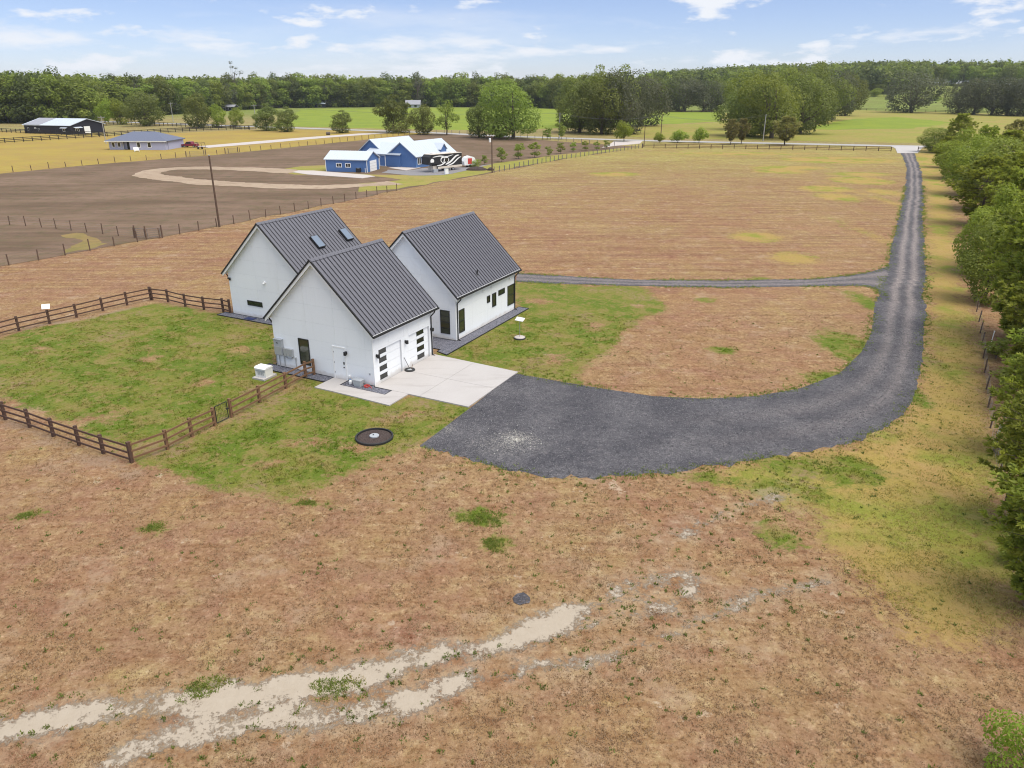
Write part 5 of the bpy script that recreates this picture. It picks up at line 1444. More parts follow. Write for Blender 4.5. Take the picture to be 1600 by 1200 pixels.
# ------------------------------------------------------------------ trees
def cards(pos, nrm, size, rg, aspect=0.62):
    """diamond leaf-clump faces at pos, facing nrm, each slightly folded"""
    n = len(pos)
    nrm = nrm/np.linalg.norm(nrm, axis=1, keepdims=True)
    rv_ = rg.normal(size=(n, 3)); a = np.cross(nrm, rv_); a /= np.linalg.norm(a, axis=1, keepdims=True)+1e-9
    b = np.cross(nrm, a)
    s = (size*rg.uniform(0.6, 1.35, n))[:, None]
    v = np.stack([pos - a*s*0.5, pos - b*s*0.5*aspect + nrm*s*0.08, pos + a*s*0.5, pos + b*s*0.5*aspect + nrm*s*0.08], 1).reshape(-1, 3)
    return v, np.arange(4*n).reshape(n, 4)
def lobed_points(lobes, n, rg, shell=0.35, cull=0.72):
    L_ = np.array(lobes, float)
    ar = (L_[:, 3]*L_[:, 4] + L_[:, 4]*L_[:, 5] + L_[:, 3]*L_[:, 5])
    k = rg.choice(len(L_), n, p=ar/ar.sum())
    d_ = rg.normal(size=(n, 3)); d_ /= np.linalg.norm(d_, axis=1, keepdims=True)
    u = 1 - shell*rg.random(n)**1.3
    lump = 1 + 0.10*np.sin(d_[:, 0]*7+k)*np.cos(d_[:, 1]*6+2*k) + 0.06*rg.normal(size=n)
    pos = L_[k, :3] + d_*L_[k, 3:6]*(u*lump)[:, None]
    keep = np.ones(n, bool)
    for j in range(len(L_)):
        q = (pos - L_[j, :3])/L_[j, 3:6]
        keep &= (np.linalg.norm(q, axis=1) > cull) | (k == j)
    nr = d_ + 0.6*rg.normal(size=(n, 3)) + np.array((0, 0, 0.75))
    return pos[keep], nr[keep], k[keep]
def trunk_mesh(name, H, r, limbs, mat, rg, lean=0.02):
    mb = MB()
    pts = [(0, 0, 0)]
    for k in range(1, 6):
        pts.append((rg.normal(0, lean*H), rg.normal(0, lean*H), H*k/5))
    rs = [r*1.25, r*0.95, r*0.8, r*0.62, r*0.42, r*0.15]
    for i in range(5): mb.tube(pts[i], pts[i+1], rs[i], rs[i+1], 8, cap=(i == 4))
    for (z0, tip) in limbs:
        f = min(0.999, z0/H)*5; i = int(f); a = Vector(pts[i]).lerp(Vector(pts[i+1]), f-i)
        tip = Vector(tip); mid = a.lerp(tip, 0.5) + Vector((rg.normal(0, .08*H), rg.normal(0, .08*H), 0.03*H))*0.5
        mb.tube(a, mid, r*0.38, r*0.24, 6, cap=False); mb.tube(mid, tip, r*0.24, r*0.06, 6)
    return mb.mesh(name, mat)
def broad_proto(seed, W_, H_, base, n_lobe, n_card, size, leaf, bark='bark', shape='round', r=None, sparse=0.0):
    rg = np.random.default_rng(seed)
    lobes = []
    R_ = W_/2; zc = (base+H_)/2; hz = (H_-base)/2
    for k in range(n_lobe):
        for _ in range(50):
            d_ = rg.normal(size=3); d_ /= np.linalg.norm(d_)
            u = rg.random()**0.42*0.74
            z = d_[2]*u
            wd = 1.0
            if shape == 'cone': wd = max(0.12, 0.98 - 0.75*(z+0.8)/1.6)
            elif shape == 'vase': wd = 0.62 + 0.38*min(1, (z+1))
            elif shape == 'dome': wd = 1.0 if z < 0.1 else math.sqrt(max(0.05, 1-((z-0.1)/0.95)**2))
            c = np.array([d_[0]*u*R_*wd*1.05, d_[1]*u*R_*wd*1.05, zc + z*hz])
            rr = rg.uniform(0.24, 0.42)*min(R_*wd + 0.2*R_, hz*1.1)*(1.0 - 0.35*sparse)
            if c[2]-rr*0.8 > base-0.15*hz and c[2]+rr*0.8 < H_+0.02*H_: break
        lobes.append((c[0], c[1], c[2], rr*rg.uniform(0.9, 1.3), rr*rg.uniform(0.9, 1.3), rr*rg.uniform(0.65, 0.9)))
    pos, nr, k = lobed_points(lobes, n_card, rg, 0.45, 0.78)
    # fit the crown exactly to its width, base and height
    q = np.percentile(pos, [1.0, 99.0], axis=0)
    ce = (q[0]+q[1])/2; sc_ = np.array([W_, W_, H_-base])/(q[1]-q[0]+1e-6)
    def fit(P_): return (P_-ce)*sc_ + np.array([0, 0, (base+H_)/2])
    pos = fit(pos)
    lobes = [tuple(fit(np.array(l[:3]))) + tuple(l[3:]) for l in lobes]
    v, f = cards(pos, nr, size, rg)
    lt = rg.uniform(0.1, 0.9, n_lobe)
    tint = np.clip(lt[k]*0.6 + rg.uniform(0, 0.55, len(k)), 0, 1)
    cm = np_mesh('crown', v, f, M[leaf], {'tint': ('FACE', tint)})
    r = r or 0.035*H_
    limbs = [(max(0.15*H_, base*0.6 + 0.12*H_*rg.random()), (l[0], l[1], l[2])) for l in lobes if l[2] > base][:14]
    tm_ = trunk_mesh('trunk', H_*0.8, r, limbs, M[bark], rg)
    return tm_, cm, W_, H_
def pine_proto(seed, W_, H_, base, n_whorl, per, leaf, needle=0.30, tufts=7, nn=11, bark='bark'):
    rg = np.random.default_rng(seed)
    mb = MB()
    tp = [(0, 0, 0)]
    for k in range(1, 7): tp.append((rg.normal(0, .08), rg.normal(0, .08), H_*0.97*k/6))
    r0 = 0.012*H_+0.05
    for i in range(6): mb.tube(tp[i], tp[i+1], r0*(1-i/6.3), r0*(1-(i+1)/6.3), 8, cap=(i == 5))
    C, D_ = [], []
    for w in range(n_whorl):
        u = (w + rg.uniform(-.3, .3))/(n_whorl-1); u = min(max(u, 0), 1)
        z = base + (H_-base)*u*0.97
        reach = W_/2*(max(0.0, math.sin(math.pi*min(1, 0.22+0.78*(1-u)**0.9)*0.98))**0.7)*rg.uniform(0.75, 1.1)*(1.0 if u < 0.85 else 0.55)
        reach = max(reach, 0.3)
        a0 = rg.uniform(0, 6.28)
        for b in range(per):
            a = a0 + 6.283*b/per + rg.normal(0, .25)
            rise = rg.uniform(0.05, 0.45)
            st = Vector((tp[min(5, int(u*6))][0], tp[min(5, int(u*6))][1], z))
            dr_ = Vector((math.cos(a), math.sin(a), rise)).normalized()
            end = st + dr_*reach*rg.uniform(0.75, 1.1)
            mid = st.lerp(end, 0.55) + Vector((0, 0, -0.05*reach))
            mb.tube(st, mid, 0.035, 0.025, 5, cap=False); mb.tube(mid, end, 0.025, 0.012, 5, cap=False)
            for q in range(tufts):
                s = rg.uniform(0.35, 1.0)**0.7
                p = (st.lerp(mid, s/0.55) if s < 0.55 else mid.lerp(end, (s-0.55)/0.45))
                off = Vector(rg.normal(0, 0.16*reach**0.5, 3)); 
                if q == 0: off = Vector((0, 0, 0)); p = end
                C.append(p + off); D_.append((dr_ + Vector((0, 0, 0.45)) + off*1.2 + Vector(rg.normal(0, .25, 3))).normalized())
    C, D_ = np.array(C), np.array(D_); n = len(C)
    # every tuft: a fan of narrow needle faces
    base_p = np.repeat(C, nn, 0); dd = np.repeat(D_, nn, 0) + rg.normal(0, 0.62, (n*nn, 3)); dd /= np.linalg.norm(dd, axis=1, keepdims=True)
    sd_ = np.cross(dd, rg.normal(size=dd.shape)); sd_ /= np.linalg.norm(sd_, axis=1, keepdims=True)
    ln = (needle*rg.uniform(0.7, 1.2, n*nn))[:, None]; wd = ln*0.17
    v = np.stack([base_p - dd*ln*0.15, base_p + dd*ln*0.45 - sd_*wd, base_p + dd*ln, base_p + dd*ln*0.45 + sd_*wd], 1).reshape(-1, 3)
    f = np.arange(len(v)).reshape(-1, 4)
    tint = np.clip(np.repeat(rg.uniform(0, .7, n), nn) + rg.uniform(0, .3, n*nn), 0, 1)
    cm = np_mesh('crown', v, f, M[leaf], {'tint': ('FACE', tint)})
    return mb.mesh('trunk', M[bark]), cm, W_, H_

def put_tree(name, proto, p, w, h, label, cat='tree', group=None, rz=None):
    tm_, cm, W_, H_ = proto
    o = empty(name, (p[0], p[1], float(terrain(p[0], p[1])) - 0.03), random.uniform(0, 6.28) if rz is None else rz, label=label, cat=cat, group=group)
    o.scale = (w/W_, w/W_*random.uniform(0.92, 1.08), h/H_)
    link_mesh('trunk', tm_, o); link_mesh('crown', cm, o)
    return o
PR = {}
for k in range(4): PR['wood%d' % k] = broad_proto(100+k, 15, 24, (0.3, 0.8, 0.2, 0.5)[k], 26, 4600, 1.25, ('leaf_oak', 'leaf_mid', 'leaf_dark', 'leaf_mid')[k], shape=('dome', 'round', 'dome', 'dome')[k], r=0.4)
PR['wood_moss'] = broad_proto(110, 15, 22, 0.3, 24, 4200, 1.2, 'moss', shape='dome', r=0.4)
PR['oak'] = broad_proto(120, 20, 20, 1.0, 36, 19000, 0.74, 'leaf_oak', shape='dome', r=0.6)
PR['oak_b'] = broad_proto(121, 20, 20, 1.2, 36, 19000, 0.74, 'leaf_mid', shape='dome', r=0.6)
PR['oak_moss'] = broad_proto(122, 20, 20, 0.5, 36, 19000, 0.74, 'moss', shape='dome', r=0.6)
PR['round'] = broad_proto(130, 12, 12, 0.6, 26, 11000, 0.56, 'leaf_oak', shape='dome', r=0.25)
PR['round_b'] = broad_proto(131, 12, 12, 0.7, 26, 11000, 0.56, 'leaf_fresh', shape='round', r=0.25)
PR['shrub_cone'] = broad_proto(132, 10, 12, 0.0, 28, 12000, 0.5, 'leaf_oak', shape='cone', r=0.2)
PR['open'] = broad_proto(133, 9, 14, 3.0, 15, 2600, 0.55, 'leaf_mid', shape='vase', r=0.25, sparse=0.7)
PR['sapling'] = broad_proto(134, 2.4, 4, 0.7, 10, 1300, 0.26, 'leaf_fresh', shape='cone', r=0.05, sparse=0.3)
PR['sapling_b'] = broad_proto(135, 2.4, 4, 0.9, 10, 1200, 0.26, 'leaf_mid', shape='round', r=0.05, sparse=0.3)
PR['lime'] = broad_proto(136, 6, 6, 1.2, 14, 4200, 0.36, 'leaf_lime', shape='round', r=0.12, sparse=0.25)
PR['pine'] = pine_proto(140, 6, 11, 0.6, 17, 8, 'needles', 0.40, 10, 13)
PR['pine_b'] = pine_proto(141, 6.5, 11, 0.4, 16, 8, 'needles', 0.40, 10, 13)
PR['pine_olive'] = pine_proto(142, 6, 9, 1.8, 10, 6, 'needles_olive', 0.6, 7, 10)
PR['leafy'] = broad_proto(150, 7, 9, 0.5, 34, 24000, 0.28, 'leaf_fresh', shape='dome', r=0.16)
PR['leafy_b'] = broad_proto(151, 7, 9, 0.4, 34, 24000, 0.28, 'leaf_mid', shape='dome', r=0.16)
PR['bush'] = broad_proto(152, 2.4, 1.8, 0.0, 18, 7000, 0.10, 'leaf_lime', shape='dome', r=0.05)

def T(kind, px, pb, pt, wpx, label, name='tree', cat='tree', group=None):
    p = g(px, pb); h = height_at(px, pb, pt)
    a = ray(px, pb); dist = p.y/ a.y
    w = wpx/F_PX*dist*1.0
    return put_tree(name, PR[kind], p, w, h, label, cat, group)

# trees between the fields and the road
GM = 'trees standing along the road'
T('lime', 166, 196, 154, 24, 'light green slim tree right beside the barn end', group=GM)
T('round_b', 189, 195, 155, 34, 'rounded green tree second from the barn', group=GM)
T('round', 228, 197, 145, 54, 'widest green tree of the clump right of the barn', group=GM)
T('round', 310, 200, 147, 42, 'dark green tree left of the two small road trees', group=GM)
T('round_b', 339, 199, 164, 30, 'small bright tree in the middle of the road row', group=GM)
T('round_b', 369, 197, 169, 25, 'small dark tree nearest the grey road pole', group=GM)
T('shrub_cone', 417, 204.5, 163, 38, 'larger of two dense cone shaped shrubs touching the ground', 'dense_shrub', group=GM)
T('shrub_cone', 449.5, 206, 168, 31, 'smaller right one of two dense cone shaped shrubs', 'dense_shrub', group=GM)
T('shrub_cone', 535, 208, 173, 32, 'lone dark cone shrub beside the pale farm driveway', 'dense_shrub', group=GM)
T('shrub_cone', 616.5, 207.5, 150, 55, 'tall dense dark tree behind the blue house roof', group=GM)
T('round', 661, 210.5, 165, 36, 'medium dark tree right of the tall dense one', group=GM)
T('open', 698, 211, 157, 36, 'thin sparse tree with visible branches behind the camper', group=GM)
T('round', 748, 215, 162, 40, 'dark oval tree left of the big light oak', group=GM)
T('oak_b', 802, 217, 126, 92, 'big light green oak with spreading crown by the road', group=GM)
T('round', 779, 215.5, 180, 26, 'small dark tree under the left side of the big light oak', group=GM)
T('sapling_b', 855, 218, 199, 14, 'small round tree left of the thin pole on the road', group=GM)
T('sapling_b', 877, 217.5, 192, 16, 'small round tree in front of the mossy oak clump', group=GM)
GO = 'clump of mossy oaks'
T('oak', 905, 207, 124, 78, 'leftmost green crown of the mossy oak clump', group=GO)
T('oak', 940, 210, 114, 84, 'tallest middle oak of the mossy clump', group=GO)
T('oak_moss', 972, 209, 112, 80, 'grey mossy oak right of the tallest in the clump', group=GO)
T('oak_moss', 1000, 197, 122, 76, 'drooping grey mossy oak at the right end of the clump', group=GO)
T('oak', 920, 198, 118, 90, 'rear oak filling the back of the mossy clump', group=GO)
T('open', 978, 200, 103, 46, 'thin topped tree poking above the mossy clump', group=GO)
T('open', 938, 203, 104, 40, 'ragged bare topped tree rising from the mossy clump', group=GO)
T('lime', 975, 221, 190, 30, 'bright lime tree by the farm entrance')
GL = 'small lime trees along the road fence'
T('lime', 1031, 223.5, 207, 17, 'lime sapling at the foot of the dark pole', group=GL)
T('lime', 1059, 223, 203, 25, 'wide low lime sapling in the middle of its row', group=GL)
T('lime', 1092, 223.5, 199, 22, 'tall thin lime sapling, last before the olive pines', group=GL)
T('pine_olive', 1141, 226, 188, 26, 'olive pine left in front of the dark tree mass', 'pine_tree')
T('pine_olive', 1158, 225, 187, 26, 'olive pine second from left in front of the dark tree mass', 'pine_tree')
T('pine_olive', 1226, 227, 184, 44, 'broad olive pine in front of the dark mass right of the whitish pole', 'pine_tree')
GB = 'big tree mass right of the middle'
for a in (('oak', 1165, 213, 132, 86, 'leftmost front tree of the big dark mass'), ('oak_b', 1205, 216, 116, 96, 'front tree of the big mass behind the whitish pole'),
          ('oak', 1250, 209, 120, 84, 'front tree of the big mass above the broad olive pine'), ('oak_b', 1180, 203, 113, 90, 'rear tree at the left top of the big mass'),
          ('oak_b', 1232, 198, 108, 90, 'bright rear tree in the middle of the big mass'), ('oak', 1276, 193, 104, 84, 'tall ragged tree near the right end of the big mass'),
          ('oak_moss', 1300, 188, 110, 64, 'greyish tree on the right flank of the big mass'), ('oak', 1320, 181, 116, 50, 'last small crown at the right end of the big mass'),
          ('oak', 1216, 190, 106, 80, 'hidden tall crown at the back of the big mass')):
    T(*a, group=GB)
T('open', 1270, 190, 98, 40, 'ragged thin tree tip above the right end of the big mass', group=GB)
GR = 'oaks along the far pasture fence'
for a in ((1018, 174, 122, 50), (1046, 174, 126, 50), (1070, 174.5, 124, 60), (1098, 174.5, 127, 52), (1120, 174, 126, 46)):
    T(random.choice(('oak', 'oak_moss')), *a, {1018: 'first', 1046: 'second', 1070: 'third', 1098: 'fourth', 1120: 'fifth'}[a[0]] + ' dark oak from the left in the far row right of the mossy clump', group=GR)
T('oak_moss', 1424, 176, 114, 80, 'big lone dark oak in the meadow above the driveway entrance')
GR2 = 'row of dark oaks at the far right'
for a in ((1496, 177.5, 131, 44), (1522, 179, 124, 56), (1548, 180, 122, 60), (1572, 180.5, 125, 58), (1600, 181.5, 122, 64), (1630, 182, 124, 60)):
    T(random.choice(('oak', 'oak_moss')), *a, {1496: 'first', 1522: 'second', 1548: 'third', 1572: 'fourth', 1600: 'fifth', 1630: 'sixth'}[a[0]] + ' dark oak from the left in the far right row beyond the meadow', group=GR2)
T('round', 1345, 153, 139, 26, 'small dark round tree in the far right gap')
T('round_b', 1367, 151, 138, 18, 'small pale tree beside the dark round one in the far right gap')
T('shrub_cone', 1356, 143, 122, 18, 'distant upright tree at the wood edge in the right gap')
T('round_b', 1462, 158, 150, 14, 'small far bush right of the lone dark oak')
# saplings behind the wire fence
GS = 'saplings in a row by the grey fence'
SP_ = [(757,257,242),(784,253.5,230),(810,248.5,224),(835,246.5,222),(858,245,229),(876,240.5,223),(895,237.5,222),(914,235,220),(932,234.5,221),(948,232.5,219)]
SL_ = ['tiny', 'bushiest', 'slim leaning', 'pale', 'small round', 'tall', 'broad', 'faint', 'dark', 'last']
for (px, pb, pt), nm in zip(SP_, SL_):
    T(random.choice(('sapling', 'sapling_b')), px, pb, pt, max(9, (pb-pt)*0.72), {'tiny': 'tiny sapling right at the camper mulch pile', 'bushiest': 'bushiest sapling, first right of the transformer pole', 'slim leaning': 'slim upright sapling second right of the transformer pole', 'pale': 'pale sapling third right of the transformer pole',
      'small round': 'small sapling set forward below the fourth', 'tall': 'fifth sapling counted from the transformer pole', 'broad': 'sixth sapling from the transformer pole', 'faint': 'seventh sapling from the transformer pole', 'dark': 'second to last sapling before the farm entrance', 'last': 'last sapling right beside the farm entrance'}[nm], 'sapling', group=GS)
T('bush', 742, 261, 249, 16, 'low green bush at the left of the mulch pile', 'shrub', 'shrub')

# the row of pines and broadleaf trees on the right
GW = 'trees of the right hand row'
for a in (('leafy_b', 1456, 238, 200, 40, 'leafy tree at the far end of the right row by the entrance fence', 'tree'),
          ('pine', 1494, 241, 179, 46, 'tall dark pine sticking up at the far end of the right row', 'pine_tree'),
          ('pine', 1474, 262, 214, 44, 'grey green pine leaning over the driveway end', 'pine_tree'),
          ('leafy', 1500, 280, 204, 70, 'light leafy crown third in the right row', 'tree'),
          ('leafy', 1512, 305, 214, 78, 'bright leafy tree at the widest part of the far row', 'tree'),
          ('leafy_b', 1545, 330, 218, 100, 'rounded leafy tree in the middle of the far clump', 'tree'),
          ('pine_b', 1528, 352, 246, 96, 'pine with many brushy tips below the rounded leafy tree', 'pine_tree'),
          ('pine', 1572, 372, 240, 84, 'pine at the right end of the far clump', 'pine_tree'),
          ('leafy', 1540, 430, 296, 92, 'fresh green leafy tree before the big pine', 'tree'),
          ('leafy_b', 1536, 470, 340, 100, 'dark green leafy tree hanging over the dry strip', 'tree'),
          ('leafy', 1600, 440, 268, 110, 'leafy crown behind the big pine at the right edge', 'tree'),
          ('pine_b', 1588, 528, 300, 150, 'biggest pine of the row at the right edge', 'pine_tree'),
          ('pine', 1640, 560, 320, 170, 'pine just behind the biggest pine at the frame edge', 'pine_tree'),
          ('pine', 1612, 596, 420, 130, 'slim pine filling the gap right of the biggest pine', 'pine_tree'),
          ('pine_b', 1640, 650, 450, 150, 'dense pine at the frame edge behind the young pines', 'pine_tree'),
          ('pine_b', 1570, 420, 270, 100, 'feathery pine between the two fresh leafy trees', 'pine_tree'),
          ('pine', 1562, 300, 206, 66, 'feathery pine on the right shoulder of the far clump', 'pine_tree'),
          ('pine_b', 1530, 275, 200, 50, 'narrow pine tip above the bright leafy tree', 'pine_tree'),
          ('pine', 1600, 712, 540, 130, 'young pine at the right edge above the white stakes', 'pine_tree'),
          ('pine_b', 1606, 822, 610, 170, 'young pine reaching in at the right edge below the white stakes', 'pine_tree'),
          ('pine', 1622, 950, 720, 190, 'lowest young pine poking its branches in at the right edge', 'pine_tree'),
          ):
    kind, px, pb, pt, w, lab, nm = a
    T(kind, px, pb, pt, w, lab, nm, 'pine' if nm == 'pine_tree' else 'tree', GW)
T('pine_olive', 1581, 241, 190, 40, 'lone open pine standing by the road right of the row', 'pine_tree', 'pine')
T('bush', 1604, 1225, 1120, 130, 'lime green bush in the bottom right corner', 'shrub', 'shrub')
for k, (px, pb, pt, w, lab) in enumerate(((1556, 560, 530, 46, 'dry scrubby bush under the gap in the right row'), (1578, 612, 570, 60, 'scrubby bush right of the white stakes'), (1588, 880, 840, 50, 'low scrub at the foot of the lowest young pine'))):
    T('sapling_b', px, pb, pt, w, lab, 'shrub', 'shrub')
for k, (px, pb, hh, lab) in enumerate(((1545, 548, 1.5, 'white stake standing alone in the gap of the right row'), (1552, 700, 1.6, 'left one of two white stakes under the young pine'), (1558, 690, 1.7, 'right one of two white stakes under the young pine'))):
    p = g(px, pb)
    t = empty('white_stake', (p.x, p.y, 0), 0, label=lab, cat='stake', group='white stakes in the tree row')
    mb = MB(); mb.tube((0, 0, 0), (0.06, 0, hh), 0.03, n=8); mb.build('stake', M['white_trim'], t)
    mb = MB(); mb.lathe([(0.05, hh), (0.055, hh+0.03), (0.02, hh+0.06)], (0.06, 0, 0), 8); mb.build('cap', M['white_trim'], t)

# far wood: front trees one by one, the rest as one mass
EDGE = [(-170,197),(0,192.5),(75,192.5),(140,190),(155,184),(260,179),(340,173.5),(430,169),(560,167.5),(700,167),(840,168.5),(880,170),(1010,171)]
ex, ey = [a for a, _ in EDGE], [b for _, b in EDGE]
GF = 'front trees of the far wood'
LF = 'broad tree in the solid front of the far wood'
kinds = ['wood0', 'wood1', 'wood2', 'wood3', 'wood_moss']
rt_ = random.Random(5)
def wood_tree(p, h, w, kind, lab=None, grp=None):
    if lab is None:
        px_ = 800 + F_PX*p[0]/(p[1]*CP + CAM_H*SP)
        sec = next(s for lim, s in ((60, 'left of the black barn'), (165, 'behind the black barn'), (300, 'behind the barn road trees'), (430, 'behind the grey road poles'), (560, 'right of the cone shrubs'), (680, 'behind the tall dense tree'), (790, 'behind the thin sparse tree'), (880, 'behind the big light oak'), (9999, 'behind the mossy clump')) if px_ < lim)
        look = {'wood0': 'olive green dome shaped', 'wood1': 'fresh green rounded', 'wood2': 'dark green', 'wood3': 'mid green dome shaped', 'wood_moss': 'greyish mossy'}[kind]
        lab = look + ' tree in the far wood ' + sec; grp = 'far wood trees: ' + look + ', ' + sec
    put_tree('wood_tree', PR[kind], p, w, h, lab, 'tree', grp)
x = -70.0
while x < 1010:
    pb = float(np.interp(x, ex, ey)); p = g(x, pb); D_ = p.y
    for row in range(2):
        q = Vector((p.x*(1+row*16/D_), p.y+row*16, 0))
        top = 119 + rt_.uniform(-3, 12) - (5 if x < 120 else 0) + (row == 0)*6
        h = max(13, CAM_H - (top-131.6)/F_PX*q.y*1.0 if True else 0)
        h = CAM_H + (131.6-top)/F_PX*q.y*0.98
        wood_tree(q, min(29, h), rt_.uniform(13, 19), rt_.choice(kinds if rt_.random() < .35 else kinds[:4]))
    x += rt_.uniform(10.5, 15.5)*(430/D_)
LH = 'dark tree at the front of the hill wood on the right'
x = 1325.0
while x < 1640:
    Dh = float(np.interp(x, (1325, 1400, 1480, 1650), (985, 950, 900, 860)))
    p = Vector(((x-800)/F_PX*Dh*1.07, Dh, 0))
    kd = rt_.choice(kinds[:4]); lk = {'wood0': 'olive', 'wood1': 'fresh green', 'wood2': 'darkest', 'wood3': 'mid green'}[kd]
    sc = 'in the right gap' if x < 1400 else 'behind the lone oak' if x < 1470 else 'behind the far right oak row'
    wood_tree(p, rt_.uniform(17, 24), rt_.uniform(14, 20), kd, lk + ' tree at the front of the hill wood ' + sc, 'hill wood trees: ' + lk + ', ' + sc)
    x += rt_.uniform(11, 16)
# the tall dead-topped tree above the wood
p = g(372, 171.5)
put_tree('dead_tree', broad_proto(160, 10, 30, 17, 9, 420, 0.8, 'moss', shape='cone', r=0.45, sparse=0.9), p, 13, height_at(372, 171.5, 96), 'bare topped tree standing high above the wood on the left')
p = g(654, 167.5)
put_tree('dead_tree', broad_proto(161, 10, 30, 19, 7, 380, 0.8, 'moss', shape='vase', r=0.45, sparse=0.8), p, 12, height_at(654, 167.5, 113), 'small ragged treetop just above the middle wood')

def mass_wood(name, label, pts, hs, rs, size, per, leafs, rg):
    vv, ff, tt, mi = [], [], [], []
    n0 = 0
    d_ = rg.normal(size=(len(pts)*per, 3)); d_[:, 2] = np.abs(d_[:, 2])*1.1 - 0.15; d_ /= np.linalg.norm(d_, axis=1, keepdims=True)
    k = np.repeat(np.arange(len(pts)), per)
    lump = 1 + 0.18*np.sin(d_[:, 0]*5+k)*np.cos(d_[:, 1]*5+k*1.7) + 0.08*rg.normal(size=len(k))
    H_, R_ = hs[k], rs[k]
    pos = np.column_stack([pts[k, 0] + d_[:, 0]*R_*lump, pts[k, 1] + d_[:, 1]*R_*lump, pts[k, 2] + H_*0.52 + d_[:, 2]*H_*0.47*lump])
    v, f = cards(pos, d_ + 0.6*rg.normal(size=d_.shape) + np.array((0, 0, .2)), size, rg, 0.75)
    tint = np.clip(rg.uniform(0, .7, len(pts))[k] + rg.uniform(0, .4, len(k)), 0, 1)
    me = np_mesh(name, v, f, M[leafs[0]], {'tint': ('FACE', tint)})
    for l in leafs[1:]: me.materials.append(M[l])
    me.polygons.foreach_set('material_index', rg.integers(0, len(leafs), len(pts))[k].astype(np.int32))
    o = link_mesh(name, me); tag(o, label, 'woodland', kind='stuff'); return o
rg = np.random.default_rng(77)
pts = []
for i in range(1500):
    x = rg.uniform(-260, 1030)
    p = g(x, float(np.interp(x, ex, ey))); D_ = p.y + 34 + 420*rg.random()**1.6
    X = p.x/p.y*D_; pts.append((X, D_, float(terrain(X, D_))))
for i in range(900):
    x = rg.uniform(985, 1360); D_ = 830 + 420*rg.random()**1.3
    X = (x-800)/F_PX*D_*1.0*1.07; pts.append((X, D_, float(terrain(X, D_))))
for i in range(900):
    x = rg.uniform(1330, 1900)
    D_ = float(np.interp(x, (1325, 1400, 1480, 1650), (985, 950, 900, 860))) + 15 + 420*rg.random()**1.5
    X = (x-800)/F_PX*D_*1.07; pts.append((X, D_, float(terrain(X, D_))))
pts = np.array(pts)
mass_wood('far_woodland', 'continuous dark woodland filling the horizon behind the fields', pts, rg.uniform(16, 23.5, len(pts))*np.where(np.arange(len(pts)) < 1500, 1.0, 1.15), rg.uniform(6, 10, len(pts)), 2.6, 170, ('leaf_oak', 'leaf_mid', 'leaf_dark', 'leaf_oak'), rg)

# ------------------------------------------------------------------ grass, weeds and stones as real geometry
def inside_any(P, polys): return np.max([sdf(P, q) for q in polys], 0)
def blades(name, label, P, hgt, rad, nb, mat, rg, tilt=0.7, w=0.05, z0=0.0, cat='grass'):
    n = len(P)
    c = np.repeat(P, nb, 0); h = np.repeat(hgt, nb)*rg.uniform(.6, 1.2, n*nb); r = np.repeat(rad, nb)
    a = rg.uniform(0, 6.283, n*nb); tl = rg.uniform(0.15, tilt, n*nb)
    b = np.column_stack([c[:, 0] + rg.normal(0, 1, n*nb)*r*.5, c[:, 1] + rg.normal(0, 1, n*nb)*r*.5, np.full(n*nb, z0)])
    d_ = np.column_stack([np.cos(a)*np.sin(tl), np.sin(a)*np.sin(tl), np.cos(tl)])
    sd_ = np.column_stack([-np.sin(a), np.cos(a), np.zeros(n*nb)])
    ww = (w*rg.uniform(.6, 1.4, n*nb))[:, None]
    v = np.stack([b - sd_*ww, b + sd_*ww, b + d_*h[:, None]], 1).reshape(-1, 3)
    f = np.arange(len(v)).reshape(-1, 3)
    tint = np.clip(np.repeat(rg.uniform(0, .8, n), nb) + rg.uniform(0, .3, n*nb), 0, 1)
    o = link_mesh(name, np_mesh(name, v, f, mat, {'tint': ('FACE', tint)}))
    return tag(o, label, cat, kind='stuff')
M['weed'] = leaf_mat('weed_leaves', (0.085, 0.12, 0.022), (0.19, 0.22, 0.05), 0.45)
M['tuss'] = leaf_mat('tussock_blades', (0.13, 0.19, 0.03), (0.24, 0.28, 0.06), 0.5)
M['straw'] = leaf_mat('dry_straw', (0.20, 0.118, 0.060), (0.46, 0.33, 0.20), 0.35, 0.8)
def turf_mat():
    t = NT('turf_blades')
    c = lawn_colour(t, t.pos()); c = t.mix(t.attr('tint'), t.mix(1.0, c, (0.85, 0.9, 0.8), 'MULTIPLY'), t.mix(1.0, c, (1.5, 1.45, 1.5), 'MULTIPLY'))
    df = t.node('ShaderNodeBsdfDiffuse', {'Color': c}); tr = t.node('ShaderNodeBsdfTranslucent', {'Color': c}); m = t.node('ShaderNodeMixShader', {0: 0.4})
    t.l.new(df.outputs[0], m.inputs[1]); t.l.new(tr.outputs[0], m.inputs[2]); t.l.new(m.outputs[0], t.out.inputs['Surface'])
    return t.mat
M['turf'] = turf_mat()
rg = np.random.default_rng(5)
def in_view(n, y0, y1, pw=1.0):
    y = y0 + (y1-y0)*rg.random(n)**pw
    return np.column_stack([rg.uniform(-1, 1, n)*(y*0.80+2), y])
DRIVE_POLY = [tuple(p) for p in np.vstack([np.array(DR_R), np.array(DR_L)[::-1]])]
HOUSE = [[local(k, *q)[:2] for q in ((-1.2, -1.2), (DIM[k][1]+1, -1.2), (DIM[k][1]+1, DIM[k][0]+0.5), (-1.2, DIM[k][0]+1.0))] for k in 'ABC'] + [[local('B', *q)[:2] for q in ((-2.3, 3.6), (-2.3, -2.9), (-0.2, -7.3), (7.2, -7.3), (7.2, 0), (0, 3.6))]]
